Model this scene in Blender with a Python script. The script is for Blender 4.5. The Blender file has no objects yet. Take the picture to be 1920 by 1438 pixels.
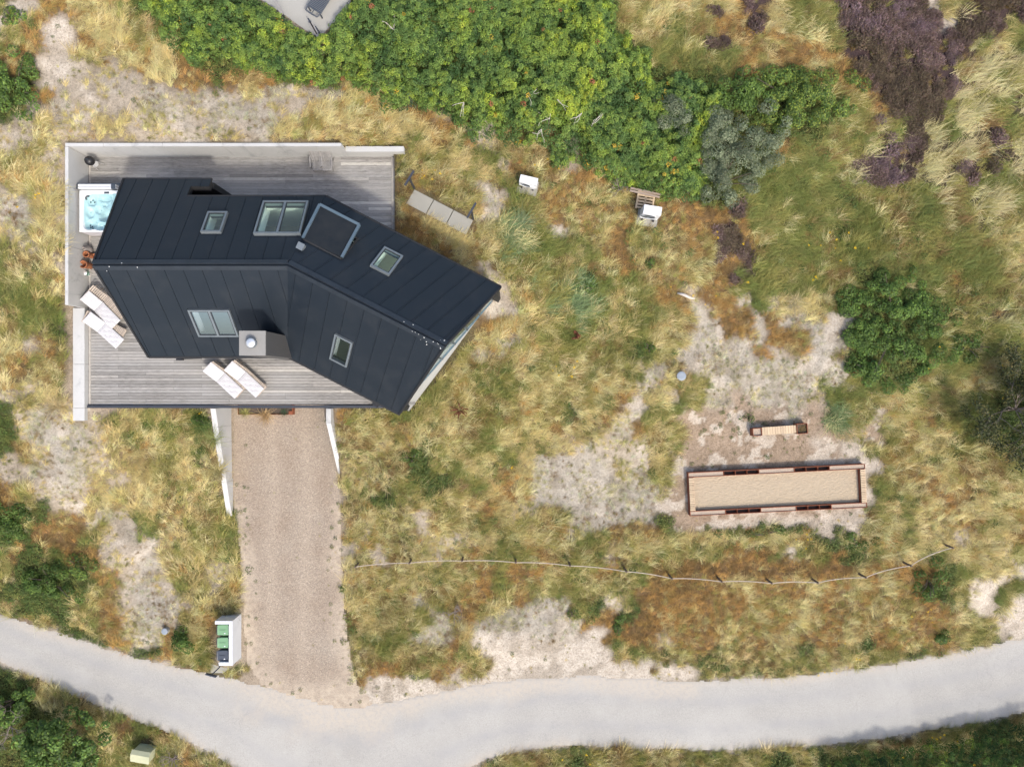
import bpy, math, random
import numpy as np
from mathutils import Vector, Matrix
random.seed(7)
RNG = np.random.default_rng(11)
SC = bpy.context.scene
COL = SC.collection
# ------------------------------------------------------------------ camera, sky, sun, exposure
CAMH, FPX, CX, CY = 36.0, 1332.0, 960.0, 719.0
cam_d = bpy.data.cameras.new('camera'); cam = bpy.data.objects.new('camera', cam_d); COL.objects.link(cam)
cam.location = (0, 0, CAMH); cam.rotation_euler = (0, 0, 0)
cam_d.sensor_fit = 'HORIZONTAL'; cam_d.sensor_width = 36.0; cam_d.lens = 36.0 * FPX / 1920.0
cam_d.clip_start = 0.1; cam_d.clip_end = 2000
SC.camera = cam
SUN_EL, SUN_AZ = math.radians(51), math.radians(149)      # azimuth clockwise from north (+Y)
w = bpy.data.worlds.new('World'); SC.world = w; w.use_nodes = True
wn = w.node_tree; wn.nodes.clear()
sky = wn.nodes.new('ShaderNodeTexSky'); sky.sky_type = 'NISHITA'; sky.sun_disc = False
sky.air_density = 1.0; sky.dust_density = 4.0; sky.ozone_density = 1.0
sky.sun_elevation = SUN_EL; sky.sun_rotation = SUN_AZ
bg = wn.nodes.new('ShaderNodeBackground'); bg.inputs[1].default_value = 0.15
wo = wn.nodes.new('ShaderNodeOutputWorld')
wn.links.new(sky.outputs[0], bg.inputs[0]); wn.links.new(bg.outputs[0], wo.inputs[0])
sd = bpy.data.lights.new('sun', 'SUN'); sd.energy = 1.55; sd.angle = math.radians(4.0); sd.color = (1.0, 0.94, 0.85)
so = bpy.data.objects.new('sun', sd); COL.objects.link(so)
dirv = Vector((math.sin(SUN_AZ) * math.cos(SUN_EL), math.cos(SUN_AZ) * math.cos(SUN_EL), math.sin(SUN_EL)))
so.rotation_euler = dirv.to_track_quat('Z', 'Y').to_euler(); so.location = (0, 0, 60)
vs = SC.view_settings
vs.view_transform = 'Standard'; vs.look = 'None'; vs.gamma = 1; vs.use_curve_mapping = False
vs.exposure = 0.95

# ------------------------------------------------------------------ helpers: projection, noise, terrain
def P(px, py, z):
    d = CAMH - z
    return ((px - CX) * d / FPX, (CY - py) * d / FPX, z)

def vnoise(x, y, scale, seed=0):
    x = np.asarray(x, float) / scale + 1000.0; y = np.asarray(y, float) / scale + 1000.0
    xi = np.floor(x).astype(np.int64); yi = np.floor(y).astype(np.int64)
    fx = x - xi; fy = y - yi
    fx = fx * fx * (3 - 2 * fx); fy = fy * fy * (3 - 2 * fy)
    def h(a, b):
        n = (a * 374761393 + b * 668265263 + seed * 982451653) & 0xFFFFFFFF
        n = ((n ^ (n >> 13)) * 1274126177) & 0xFFFFFFFF
        n = n ^ (n >> 16)
        return (n & 0xFFFF) / 65535.0
    return (h(xi, yi) * (1 - fx) + h(xi + 1, yi) * fx) * (1 - fy) + (h(xi, yi + 1) * (1 - fx) + h(xi + 1, yi + 1) * fx) * fy

def fbm(x, y, scale, seed=0, oct=3):
    s = 0; a = 1; t = 0
    for o in range(oct):
        s = s + a * vnoise(x, y, scale / 2 ** o, seed + 31 * o); t += a; a *= .55
    return s / t

def inpoly(x, y, poly):
    x = np.asarray(x, float); y = np.asarray(y, float)
    r = np.zeros(x.shape, bool); n = len(poly); j = n - 1
    for i in range(n):
        xi, yi = poly[i][:2]; xj, yj = poly[j][:2]
        c = ((yi > y) != (yj > y)) & (x < (xj - xi) * (y - yi) / (yj - yi + 1e-12) + xi)
        r ^= c; j = i
    return r

def polydist(x, y, poly, closed=True):
    x = np.asarray(x, float); y = np.asarray(y, float)
    d = np.full(x.shape, 1e9); n = len(poly)
    for i in range(n if closed else n - 1):
        ax, ay = poly[i][:2]; bx, by = poly[(i + 1) % n][:2]
        dx, dy = bx - ax, by - ay; L = dx * dx + dy * dy + 1e-12
        t = np.clip(((x - ax) * dx + (y - ay) * dy) / L, 0, 1)
        d = np.minimum(d, np.hypot(x - ax - t * dx, y - ay - t * dy))
    return d

DZ = 2.3                                                    # deck level
def catmull(pts, n=10):
    out = []
    p = [pts[0]] + list(pts) + [pts[-1]]
    for i in range(1, len(p) - 2):
        for k in range(n):
            t = k / n
            a = [0.5 * ((2 * p[i][c]) + (-p[i-1][c] + p[i+1][c]) * t + (2*p[i-1][c] - 5*p[i][c] + 4*p[i+1][c] - p[i+2][c]) * t*t + (-p[i-1][c] + 3*p[i][c] - 3*p[i+1][c] + p[i+2][c]) * t**3) for c in range(2)]
            out.append(tuple(a))
    out.append(tuple(pts[-1])); return out

up_edge = catmull([(-420, 1000), (-200, 1075), (0, 1150), (100, 1183), (250, 1230), (390, 1262), (470, 1282), (560, 1305), (640, 1325), (720, 1318), (800, 1302), (880, 1287), (960, 1276), (1110, 1268), (1280, 1277), (1400, 1272), (1500, 1266), (1700, 1240), (1920, 1196), (2100, 1150), (2400, 1060)])
lo_edge = catmull([(-420, 1060), (-200, 1150), (0, 1240), (100, 1287), (220, 1336), (300, 1368), (380, 1405), (440, 1440), (520, 1500), (680, 1540), (800, 1490), (885, 1438), (950, 1412), (1060, 1399), (1280, 1405), (1500, 1399), (1700, 1375), (1920, 1335), (2100, 1280), (2400, 1180)])
ROAD = [P(a, b, 0)[:2] for a, b in up_edge] + [P(a, b, 0)[:2] for a, b in lo_edge[::-1]]
DRIVE = [P(a, b, 0)[:2] for a, b in [(437, 700), (438, 960), (446, 1000), (452, 1100), (458, 1180), (462, 1240), (488, 1284), (560, 1316), (640, 1345), (705, 1345), (700, 1316), (668, 1280), (654, 1200), (644, 1100), (640, 1000), (636, 890), (635, 700)]]
DECKP = [(-20.1, 10.75), (-20.1, -1.16), (-5.9, -1.16), (-4.95, -1.32), (-0.5, 4.06), (-5.55, 6.6), (-5.55, 10.75)]
CARVE = [(-20.185, 10.815), (-20.185, 3.5), (-20.37, 3.5), (-20.37, -1.02), (-5.9, -1.02), (-5.25, -1.05), (-1.15, 3.95), (-5.55, 6.6), (-5.55, 10.815)]
COURT = [P(a, b, 1.45)[:2] for a, b in [(1290, 885), (1623, 870), (1628, 951), (1293, 969)]]
PADTOP = [P(a, b, 3.9)[:2] for a, b in [(488, -60), (490, 0), (512, 14), (533, 28), (552, 42), (570, 55), (588, 66), (602, 68), (618, 50), (638, 30), (656, 12), (664, -60)]]
SHPAD = [P(a, b, 0.1)[:2] for a, b in [(393, 1175), (402, 1163), (445, 1163), (452, 1235), (418, 1262), (394, 1262)]]

CTRL = [(0,0,4.2),(300,200,4.2),(60,272,3.8),(150,240,3.85),(300,250,3.8),(450,250,3.8),(600,240,3.8),(640,262,3.5),(700,262,3.0),(757,285,2.6),(60,400,3.8),(90,330,3.8),(90,480,3.7),(100,560,3.4),(120,600,2.9),(100,700,2.7),(137,800,2.4),(0,700,3.0),(0,900,2.0),(0,1100,.8),
 (250,780,2.1),(390,785,1.95),(395,840,1.45),(405,900,.85),(415,965,.25),(300,880,1.4),(200,1000,1.1),(300,1100,.4),(420,1060,.1),
 (650,780,2.15),(655,820,1.5),(660,860,.7),(660,900,.15),(670,1000,.15),(760,880,1.4),(800,800,2.1),(960,600,2.2),(900,480,2.4),(830,400,2.4),(780,350,2.45),(1000,340,2.6),(1210,390,2.4),(1000,1000,.9),(1000,1150,.3),(1200,700,2.0),(1200,1000,.9),
 (1300,900,1.0),(1460,810,1.0),(1460,900,1.0),(1620,900,1.0),(1500,980,.9),(1500,600,1.6),(1700,600,2.0),(1900,500,2.6),(1900,800,1.6),(1800,1050,.8),(1500,1200,.2),(1900,1150,.3),(1900,0,3.2),(1500,100,3.2),(800,0,4.0),(1000,150,3.4),(570,30,3.9),(450,60,3.9),(200,1400,.15),(1700,1430,.15),(1000,1440,.15),(700,1200,.1),(1100,1220,.1)]
CW = np.array([P(a, b, c) for a, b, c in CTRL])
def smooth(e0, e1, v):
    t = np.clip((v - e0) / (e1 - e0), 0, 1); return t * t * (3 - 2 * t)
def TZ(x, y):
    x = np.asarray(x, float); y = np.asarray(y, float)
    num = np.zeros(x.shape); den = np.zeros(x.shape)
    for cx, cy, cz in CW:
        wgt = 1.0 / ((x - cx) ** 2 + (y - cy) ** 2 + 1.2) ** 2
        num += wgt * cz; den += wgt
    z = num / den + (fbm(x, y, 4.0, 5) - .5) * .30 + (fbm(x, y, 1.1, 9, 2) - .5) * .10
    z = z + (vnoise(x, y, .42, 15) - .5) * .05 + (vnoise(x, y, .24, 16) - .5) * .03
    # level the road, the drive and the built areas
    dr = polydist(x, y, ROAD); ins = inpoly(x, y, ROAD)
    z = np.where(ins, 0.0, z * smooth(0.0, 2.6, dr))
    dd = polydist(x, y, DRIVE); ins = inpoly(x, y, DRIVE)
    soft = np.where(y > -4.9, 0.20, 1.2)
    z = np.where(ins, 0.0, z * smooth(0.0, soft, dd))
    ins = inpoly(x, y, COURT); dc = polydist(x, y, COURT)
    z = np.where(ins, 0.95, 0.95 + (z - 0.95) * smooth(0.0, 1.6, dc))
    ins = inpoly(x, y, PADTOP); dc = polydist(x, y, PADTOP)
    z = np.where(ins, 3.86, 3.86 + (z - 3.86) * smooth(0.0, 1.0, dc))
    # the walls hold the dune back a hand below their tops
    for seg, lim in (([(-20.2, 10.9), (-7.7, 10.9)], 3.68), ([(-20.25, 10.9), (-20.25, 3.6)], 3.66), ([(-7.6, 10.9), (-5.0, 10.9)], 2.92), ([(-20.6, 3.4), (-20.6, -1.8)], 2.46)):
        dw = polydist(x, y, seg, False); z = np.minimum(z, lim + np.maximum(0, dw - .25) * .8)
    ins = inpoly(x, y, CARVE)
    z = np.where(ins, -0.05, z)
    return z
def G(px, py, up=0.0):
    z = 1.5
    for _ in range(8):
        x, y, _z = P(px, py, z + up); z = float(TZ(np.array([x]), np.array([y]))[0])
    return Vector((x, y, z))

# ------------------------------------------------------------------ mesh helpers
class MB:
    def __init__(s): s.v = []; s.f = []
    def add(s, verts, faces):
        o = len(s.v); s.v += [tuple(p) for p in verts]; s.f += [tuple(i + o for i in f) for f in faces]; return s
    def box(s, c, size, rz=0.0, M=None):
        hx, hy, hz = size[0] / 2, size[1] / 2, size[2] / 2
        vs_ = [Vector((sx * hx, sy * hy, sz * hz)) for sz in (-1, 1) for sx, sy in ((-1, -1), (1, -1), (1, 1), (-1, 1))]
        R = Matrix.Rotation(rz, 3, 'Z') if M is None else M
        vs_ = [R @ q + Vector(c) for q in vs_]
        return s.add(vs_, [(3, 2, 1, 0), (4, 5, 6, 7), (0, 1, 5, 4), (1, 2, 6, 5), (2, 3, 7, 6), (3, 0, 4, 7)])
    def prism(s, poly, z0, z1):
        n = len(poly)
        a = sum(poly[i][0] * poly[(i + 1) % n][1] - poly[(i + 1) % n][0] * poly[i][1] for i in range(n))
        if a < 0: poly = poly[::-1]
        zf0 = z0 if callable(z0) else (lambda x, y: z0)
        zf1 = z1 if callable(z1) else (lambda x, y: z1)
        vs_ = [(p[0], p[1], zf0(*p[:2])) for p in poly] + [(p[0], p[1], zf1(*p[:2])) for p in poly]
        return s.add(vs_, [tuple(range(n - 1, -1, -1)), tuple(range(n, 2 * n))] + [(i, (i + 1) % n, n + (i + 1) % n, n + i) for i in range(n)])
    def slab(s, top, nrm, t):           # polygon of 3D points, thickness t below along -nrm
        n = len(top); nrm = Vector(nrm)
        fn = Vector((0, 0, 0))
        for i in range(n): fn += Vector(top[i]).cross(Vector(top[(i + 1) % n]))
        if fn.dot(nrm) < 0: top = top[::-1]
        vs_ = [Vector(p) - nrm * t for p in top] + [Vector(p) for p in top]
        return s.add(vs_, [tuple(range(n - 1, -1, -1)), tuple(range(n, 2 * n))] + [(i, (i + 1) % n, n + (i + 1) % n, n + i) for i in range(n)])
    def bar(s, p0, p1, w, h=None):      # rectangular bar between two points
        p0 = Vector(p0); p1 = Vector(p1); d = p1 - p0; L = d.length; h = h or w
        x = d.normalized(); up = Vector((0, 0, 1)) if abs(x.z) < .98 else Vector((0, 1, 0))
        y = up.cross(x).normalized(); z = x.cross(y)
        M = Matrix((x, y, z)).transposed()
        return s.box((p0 + p1) / 2, (L, w, h), M=M)
    def tube(s, pts, radii, n=8, cap=True):
        rings = []
        pts = [Vector(p) for p in pts]
        for i, p in enumerate(pts):
            d = (pts[min(i + 1, len(pts) - 1)] - pts[max(i - 1, 0)]).normalized()
            up = Vector((0, 0, 1)) if abs(d.z) < .95 else Vector((1, 0, 0))
            a = up.cross(d).normalized(); b = d.cross(a)
            r = radii[i] if isinstance(radii, (list, tuple)) else radii
            rings.append([p + (a * math.cos(2 * math.pi * k / n) + b * math.sin(2 * math.pi * k / n)) * r for k in range(n)])
        vs_ = [q for r in rings for q in r]; fs = []
        for i in range(len(pts) - 1):
            for k in range(n):
                fs.append((i * n + k, i * n + (k + 1) % n, (i + 1) * n + (k + 1) % n, (i + 1) * n + k))
        if cap: fs += [tuple(range(n - 1, -1, -1)), tuple((len(pts) - 1) * n + k for k in range(n))]
        return s.add(vs_, fs)
    def lathe(s, prof, c=(0, 0, 0), n=24):
        vs_ = []; fs = []
        for r, z in prof:
            for k in range(n):
                a = 2 * math.pi * k / n; vs_.append((c[0] + r * math.cos(a), c[1] + r * math.sin(a), c[2] + z))
        for i in range(len(prof) - 1):
            for k in range(n): fs.append((i * n + k, i * n + (k + 1) % n, (i + 1) * n + (k + 1) % n, (i + 1) * n + k))
        if prof[0][0] > 1e-4: fs.append(tuple(range(n - 1, -1, -1)))
        if prof[-1][0] > 1e-4: fs.append(tuple((len(prof) - 1) * n + k for k in range(n)))
        return s.add(vs_, fs)
    def mesh(s, name, mat, smooth=False):
        m = bpy.data.meshes.new(name); m.from_pydata(s.v, [], s.f)
        if mat: m.materials.append(mat)
        if smooth: m.polygons.foreach_set('use_smooth', [True] * len(m.polygons))
        m.update(); return m
    def build(s, name, mat, parent=None, world=False, smooth=False, bevel=0.0):
        if world and parent is not None:
            o = parent.location.copy()
            if parent.parent: o = o + parent.parent.location
            s.v = [(p[0] - o.x, p[1] - o.y, p[2] - o.z) for p in s.v]
        ob = bpy.data.objects.new(name, s.mesh(name, mat, smooth)); COL.objects.link(ob)
        if parent: ob.parent = parent
        if bevel:
            b = ob.modifiers.new('bevel', 'BEVEL'); b.width = bevel; b.segments = 2; b.limit_method = 'ANGLE'
        return ob

def tag(o, label=None, cat=None, group=None, kind=None):
    if label: o['label'] = label
    if cat: o['category'] = cat
    if group: o['group'] = group
    if kind: o['kind'] = kind
    return o
def thing(name, label, cat, loc=(0, 0, 0), rz=0.0, group=None):
    e = bpy.data.objects.new(name, None); COL.objects.link(e)
    e.location = loc; e.rotation_euler = (0, 0, rz); e.empty_display_size = .2
    return tag(e, label, cat, group)
def copy_tree(o, parent=None):
    c = o.copy(); COL.objects.link(c)
    if parent: c.parent = parent
    for ch in o.children: copy_tree(ch, c)
    return c

# ------------------------------------------------------------------ materials
def new_mat(name):
    m = bpy.data.materials.new(name); m.use_nodes = True
    nt = m.node_tree; nt.nodes.clear()
    out = nt.nodes.new('ShaderNodeOutputMaterial'); b = nt.nodes.new('ShaderNodeBsdfPrincipled')
    nt.links.new(b.outputs[0], out.inputs[0]); return m, nt, b, out
def noise_node(nt, scale, detail=5, rough=.6, coord='Object', stretch=None, dist=0.0):
    tc = nt.nodes.new('ShaderNodeTexCoord'); n = nt.nodes.new('ShaderNodeTexNoise')
    n.inputs['Scale'].default_value = scale; n.inputs['Detail'].default_value = detail; n.inputs['Roughness'].default_value = rough
    n.inputs['Distortion'].default_value = dist
    if stretch:
        mp = nt.nodes.new('ShaderNodeMapping'); mp.inputs['Scale'].default_value = stretch
        nt.links.new(tc.outputs[coord], mp.inputs[0]); nt.links.new(mp.outputs[0], n.inputs[0])
    else: nt.links.new(tc.outputs[coord], n.inputs[0])
    return n
def ramp(nt, src, stops):
    r = nt.nodes.new('ShaderNodeValToRGB'); el = r.color_ramp.elements
    el[0].position, el[0].color = stops[0][0], (*stops[0][1], 1)
    el[1].position, el[1].color = stops[-1][0], (*stops[-1][1], 1)
    for p, c in stops[1:-1]: e = el.new(p); e.color = (*c, 1)
    nt.links.new(src, r.inputs[0]); return r
def mixc(nt, a, b, fac, mode='MIX'):
    m = nt.nodes.new('ShaderNodeMix'); m.data_type = 'RGBA'; m.blend_type = mode
    def put(sock, v):
        if isinstance(v, (int, float)): sock.default_value = v
        elif isinstance(v, tuple): sock.default_value = (*v, 1) if len(v) == 3 else v
        else: nt.links.new(v, sock)
    put(m.inputs[0], fac); put(m.inputs[6], a); put(m.inputs[7], b)
    return m.outputs[2]
def bump(nt, b, src, strength=.3, dist=.02):
    bp = nt.nodes.new('ShaderNodeBump'); bp.inputs['Strength'].default_value = strength; bp.inputs['Distance'].default_value = dist
    nt.links.new(src, bp.inputs['Height']); nt.links.new(bp.outputs[0], b.inputs['Normal'])
def simple(name, c1, c2=None, scale=6, rough=.6, metal=0.0, bmp=0.0, stretch=None, vary=0.0, spec=.5, detail=5):
    m, nt, b, out = new_mat(name)
    c2 = c2 or tuple(x * .8 for x in c1)
    n = noise_node(nt, scale, detail, stretch=stretch)
    col = ramp(nt, n.outputs[0], [(.3, c1), (.7, c2)]).outputs[0]
    if vary:
        oi = nt.nodes.new('ShaderNodeObjectInfo')
        mr = nt.nodes.new('ShaderNodeMapRange'); mr.inputs[3].default_value = 1 - vary; mr.inputs[4].default_value = 1 + vary
        nt.links.new(oi.outputs['Random'], mr.inputs[0])
        cb = nt.nodes.new('ShaderNodeCombineColor')
        for k in range(3): nt.links.new(mr.outputs[0], cb.inputs[k])
        col = mixc(nt, col, cb.outputs[0], 1.0, 'MULTIPLY')
    nt.links.new(col, b.inputs['Base Color'])
    b.inputs['Roughness'].default_value = rough; b.inputs['Metallic'].default_value = metal
    b.inputs['Specular IOR Level'].default_value = spec
    if bmp: bump(nt, b, n.outputs[0], bmp)
    return m

def roof_mat():
    m, nt, b, out = new_mat('roof_membrane')
    n = noise_node(nt, 1.3, 6, .65); n2 = noise_node(nt, 30, 3)
    c = ramp(nt, n.outputs[0], [(.3, (.0105, .0155, .0228)), (.7, (.016, .0222, .0305))]).outputs[0]
    oi = nt.nodes.new('ShaderNodeObjectInfo'); c = mixc(nt, c, (.014, .019, .0255), oi.outputs['Random'])
    c2 = mixc(nt, c, (.011, .016, .022), n2.outputs[0])
    g = nt.nodes.new('ShaderNodeNewGeometry'); n4 = nt.nodes.new('ShaderNodeTexNoise'); n4.inputs['Scale'].default_value = .8; n4.inputs['Detail'].default_value = 9; n4.inputs['Roughness'].default_value = .7; n4.inputs['Distortion'].default_value = .4
    nt.links.new(g.outputs['Position'], n4.inputs[0])
    c2 = mixc(nt, c2, (.040, .043, .046), ramp(nt, n4.outputs[0], [(.5, (0, 0, 0)), (.8, (.4, .4, .4))]).outputs[0])
    nt.links.new(c2, b.inputs['Base Color']); b.inputs['Specular IOR Level'].default_value = .28
    rr_ = ramp(nt, n4.outputs[0], [(.35, (.40, .40, .40)), (.7, (.58, .58, .58))]); nt.links.new(rr_.outputs[0], b.inputs['Roughness'])
    bump(nt, b, n.outputs[0], .25, .03); return m
def plank_mat():
    m, nt, b, out = new_mat('weathered_plank')
    oi = nt.nodes.new('ShaderNodeObjectInfo')
    g = nt.nodes.new('ShaderNodeNewGeometry')
    mp = nt.nodes.new('ShaderNodeMapping'); mp.inputs['Scale'].default_value = (1.2, 9, 1)
    ad = nt.nodes.new('ShaderNodeVectorMath'); ad.operation = 'ADD'
    cb = nt.nodes.new('ShaderNodeCombineXYZ'); mu = nt.nodes.new('ShaderNodeMath'); mu.operation = 'MULTIPLY'; mu.inputs[1].default_value = 60
    nt.links.new(oi.outputs['Random'], mu.inputs[0]); nt.links.new(mu.outputs[0], cb.inputs[0])
    nt.links.new(g.outputs['Position'], ad.inputs[0]); nt.links.new(cb.outputs[0], ad.inputs[1]); nt.links.new(ad.outputs[0], mp.inputs[0])
    n = nt.nodes.new('ShaderNodeTexNoise'); n.inputs['Scale'].default_value = 2.2; n.inputs['Detail'].default_value = 8; n.inputs['Roughness'].default_value = .75
    nt.links.new(mp.outputs[0], n.inputs[0])
    c = ramp(nt, n.outputs[0], [(.30, (.125, .12, .11)), (.5, (.258, .25, .235)), (.72, (.395, .385, .365))]).outputs[0]
    # broad grey wear over the whole terrace, in world space
    n2 = nt.nodes.new('ShaderNodeTexNoise'); n2.inputs['Scale'].default_value = .5; n2.inputs['Detail'].default_value = 4
    nt.links.new(g.outputs['Position'], n2.inputs[0])
    c = mixc(nt, c, (.33, .325, .31), ramp(nt, n2.outputs[0], [(.35, (0, 0, 0)), (.7, (.65, .65, .65))]).outputs[0])
    r2 = ramp(nt, oi.outputs['Random'], [(0, (.72, .71, .70)), (.5, (.94, .94, .94)), (.9, (1.02, 1.0, .98)), (.97, (1.5, 1.48, 1.42))]).outputs[0]
    c = mixc(nt, c, r2, 1.0, 'MULTIPLY')
    nt.links.new(c, b.inputs['Base Color']); b.inputs['Roughness'].default_value = .85; b.inputs['Specular IOR Level'].default_value = .2
    bump(nt, b, n.outputs[0], .3, .01); return m
def concrete_mat(name, base=(.465, .465, .45), dark=(.27, .275, .27), stain=.75):
    m, nt, b, out = new_mat(name)
    n = noise_node(nt, 1.1, 6, .6); n2 = noise_node(nt, 25, 4); n3 = noise_node(nt, .9, 8, .75, stretch=(1, 1, .35), dist=.6)
    c = ramp(nt, n.outputs[0], [(.3, tuple(x * .9 for x in base)), (.7, base)]).outputs[0]
    c = mixc(nt, c, tuple(x * .82 for x in base), ramp(nt, n2.outputs[0], [(.45, (0, 0, 0)), (.7, (.5, .5, .5))]).outputs[0])
    c = mixc(nt, c, dark, ramp(nt, n3.outputs[0], [(.56, (0, 0, 0)), (.68, (stain,) * 3)]).outputs[0])
    nt.links.new(c, b.inputs['Base Color']); b.inputs['Roughness'].default_value = .85
    bump(nt, b, n2.outputs[0], .2, .006); return m
def glass_mat(name, tint, refl=.0, gloss=(.9, .95, 1)):
    m = bpy.data.materials.new(name); m.use_nodes = True; nt = m.node_tree; nt.nodes.clear()
    out = nt.nodes.new('ShaderNodeOutputMaterial'); t = nt.nodes.new('ShaderNodeBsdfTransparent'); g = nt.nodes.new('ShaderNodeBsdfGlossy')
    t.inputs[0].default_value = (*tint, 1); g.inputs['Roughness'].default_value = .02; g.inputs['Color'].default_value = (*gloss, 1)
    lw = nt.nodes.new('ShaderNodeLayerWeight'); lw.inputs[0].default_value = .5
    pw = nt.nodes.new('ShaderNodeMath'); pw.operation = 'POWER'; pw.inputs[1].default_value = 4.0; nt.links.new(lw.outputs['Facing'], pw.inputs[0])
    ad = nt.nodes.new('ShaderNodeMath'); ad.operation = 'MULTIPLY_ADD'; ad.inputs[1].default_value = .8; ad.inputs[2].default_value = refl + .04; ad.use_clamp = True
    nt.links.new(pw.outputs[0], ad.inputs[0])
    mx = nt.nodes.new('ShaderNodeMixShader')
    nt.links.new(ad.outputs[0], mx.inputs[0]); nt.links.new(t.outputs[0], mx.inputs[1]); nt.links.new(g.outputs[0], mx.inputs[2]); nt.links.new(mx.outputs[0], out.inputs[0])
    return m
def leaf_mat(name, attr_type, trans=.35, grad=True, rough=.55):
    """foliage: colour from the plant's own tint, a little light passes through the blade"""
    m = bpy.data.materials.new(name); m.use_nodes = True; nt = m.node_tree; nt.nodes.clear()
    out = nt.nodes.new('ShaderNodeOutputMaterial')
    at = nt.nodes.new('ShaderNodeAttribute'); at.attribute_type = attr_type; at.attribute_name = 'tint'
    col = at.outputs['Color']
    if grad:
        a2 = nt.nodes.new('ShaderNodeAttribute'); a2.attribute_type = 'GEOMETRY'; a2.attribute_name = 'shade'
        col = mixc(nt, col, a2.outputs['Color'], 1.0, 'MULTIPLY')
    d = nt.nodes.new('ShaderNodeBsdfPrincipled'); d.inputs['Roughness'].default_value = rough; d.inputs['Specular IOR Level'].default_value = .25
    t = nt.nodes.new('ShaderNodeBsdfTranslucent'); mx = nt.nodes.new('ShaderNodeMixShader'); mx.inputs[0].default_value = trans
    nt.links.new(col, d.inputs['Base Color']); nt.links.new(col, t.inputs[0])
    nt.links.new(d.outputs[0], mx.inputs[1]); nt.links.new(t.outputs[0], mx.inputs[2]); nt.links.new(mx.outputs[0], out.inputs[0])
    return m

M = {}
M['roof'] = roof_mat()
M['underlay'] = simple('roof_underlay', (.008, .008, .009), rough=.8)
M['ridge'] = simple('ridge_metal', (.012, .016, .022), (.02, .026, .034), 3, .42)
M['cladding'] = simple('dark_cladding', (.012, .013, .015), rough=.7)
M['plank'] = plank_mat()
M['trim'] = simple('weathered_trim', (.40, .38, .34), (.28, .26, .24), 8, .85, stretch=(1, 1, 1))
M['concrete'] = concrete_mat('pale_concrete')
M['concrete2'] = concrete_mat('grey_concrete', (.34, .335, .31), (.24, .235, .22), .4)
M['slabc'] = concrete_mat('paving_concrete', (.30, .29, .25), (.22, .21, .18), .5)
M['chimc'] = concrete_mat('chimney_concrete', (.24, .235, .22), (.18, .175, .165), .4)
M['steel'] = simple('dark_steel', (.028, .032, .042), (.04, .045, .055), 3, .45)
M['wframe'] = simple('window_frame', (.145, .17, .185), (.18, .205, .22), 2, .38, metal=.3)
M['wframe2'] = simple('skylight_frame_blue', (.075, .115, .145), (.10, .14, .17), 2, .4, metal=.3)
M['wdark'] = simple('window_gasket', (.03, .035, .04), rough=.5)
M['glassN'] = glass_mat('tinted_glass', (.84, .97, .91), .02)
M['glassS'] = glass_mat('sky_glass', (.86, .93, .97), .42, (.62, .80, 1.0))  # gloss boosted and tinted blue, painting the sky's colour into the reflection
M['lid'] = simple('hatch_panel', (.009, .013, .018), (.018, .021, .024), 1.6, .7, spec=.15)
M['white_in'] = simple('white_plaster', (.84, .85, .82), (.80, .81, .78), 2, .9)
M['floor_in'] = simple('oak_floor', (.55, .47, .31), (.45, .38, .24), 4, .6, stretch=(1, 8, 1))
M['furn'] = simple('dark_wood', (.10, .07, .045), (.16, .11, .07), 5, .6)
M['tile'] = simple('slate_tile', (.045, .045, .046), (.085, .083, .08), 30, .7, bmp=.4, detail=2)
M['flue'] = simple('bright_steel', (.78, .78, .78), (.7, .7, .7), 3, .32, metal=.6)
M['cushion'] = simple('white_cushion', (.52, .515, .52), (.46, .455, .465), 40, .95, bmp=.2, detail=2)
M['seam'] = simple('cushion_seam', (.42, .41, .43), rough=.95)
M['teak'] = simple('pale_teak', (.42, .36, .30), (.31, .26, .21), 12, .8, stretch=(1, 5, 1), vary=.15)
M['greyteak'] = simple('grey_teak', (.30, .29, .275), (.21, .20, .19), 12, .85, vary=.12)
M['corten'] = simple('rusty_steel', (.26, .078, .032), (.17, .052, .024), 9, .8, bmp=.15)
M['larch'] = simple('larch_slat', (.50, .39, .26), (.40, .30, .195), 14, .8, stretch=(1, 4, 1), vary=.14)
M['palletw'] = simple('pallet_wood', (.50, .38, .24), (.38, .28, .18), 14, .85, vary=.12)
M['oldwood'] = simple('old_plank_wood', (.34, .27, .21), (.22, .17, .14), 14, .85, stretch=(6, 1, 1), vary=.15)
M['white'] = simple('white_paint', (.62, .635, .65), (.57, .585, .60), 3, .4)
M['whiteb'] = simple('white_board', (.54, .555, .57), (.49, .505, .52), 2, .7)
M['black'] = simple('black_plastic', (.012, .012, .013), rough=.45)
M['dark'] = simple('dark_void', (.01, .012, .012), rough=.9)
M['acryl'] = simple('tub_acrylic', (.68, .70, .71), (.63, .66, .67), 1.5, .25)
M['tubwall'] = simple('tub_cabinet', (.50, .48, .50), rough=.6)
M['water'] = glass_mat('tub_water', (.75, .93, .94), .02)
M['terra'] = simple('terracotta', (.30, .105, .04), (.22, .085, .04), 6, .85)
M['terrain_in'] = simple('terracotta_inside', (.20, .08, .05), rough=.9)
M['vase'] = simple('grey_glaze', (.26, .23, .21), (.19, .17, .16), 5, .5)
M['greenlid'] = simple('green_plastic', (.16, .30, .16), (.135, .26, .14), 3, .45)
M['bindark'] = simple('bin_dark', (.05, .06, .075), (.04, .05, .06), 3, .45)
M['binblue'] = simple('bin_blue_grey', (.055, .065, .085), (.045, .055, .07), 3, .4)
M['postg'] = simple('sign_post', (.045, .055, .075), rough=.5)
M['postw'] = simple('fence_post_wood', (.16, .12, .09), (.10, .075, .055), 12, .9)
M['rope'] = simple('pale_rope', (.46, .40, .33), (.37, .31, .25), 40, .9)
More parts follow.
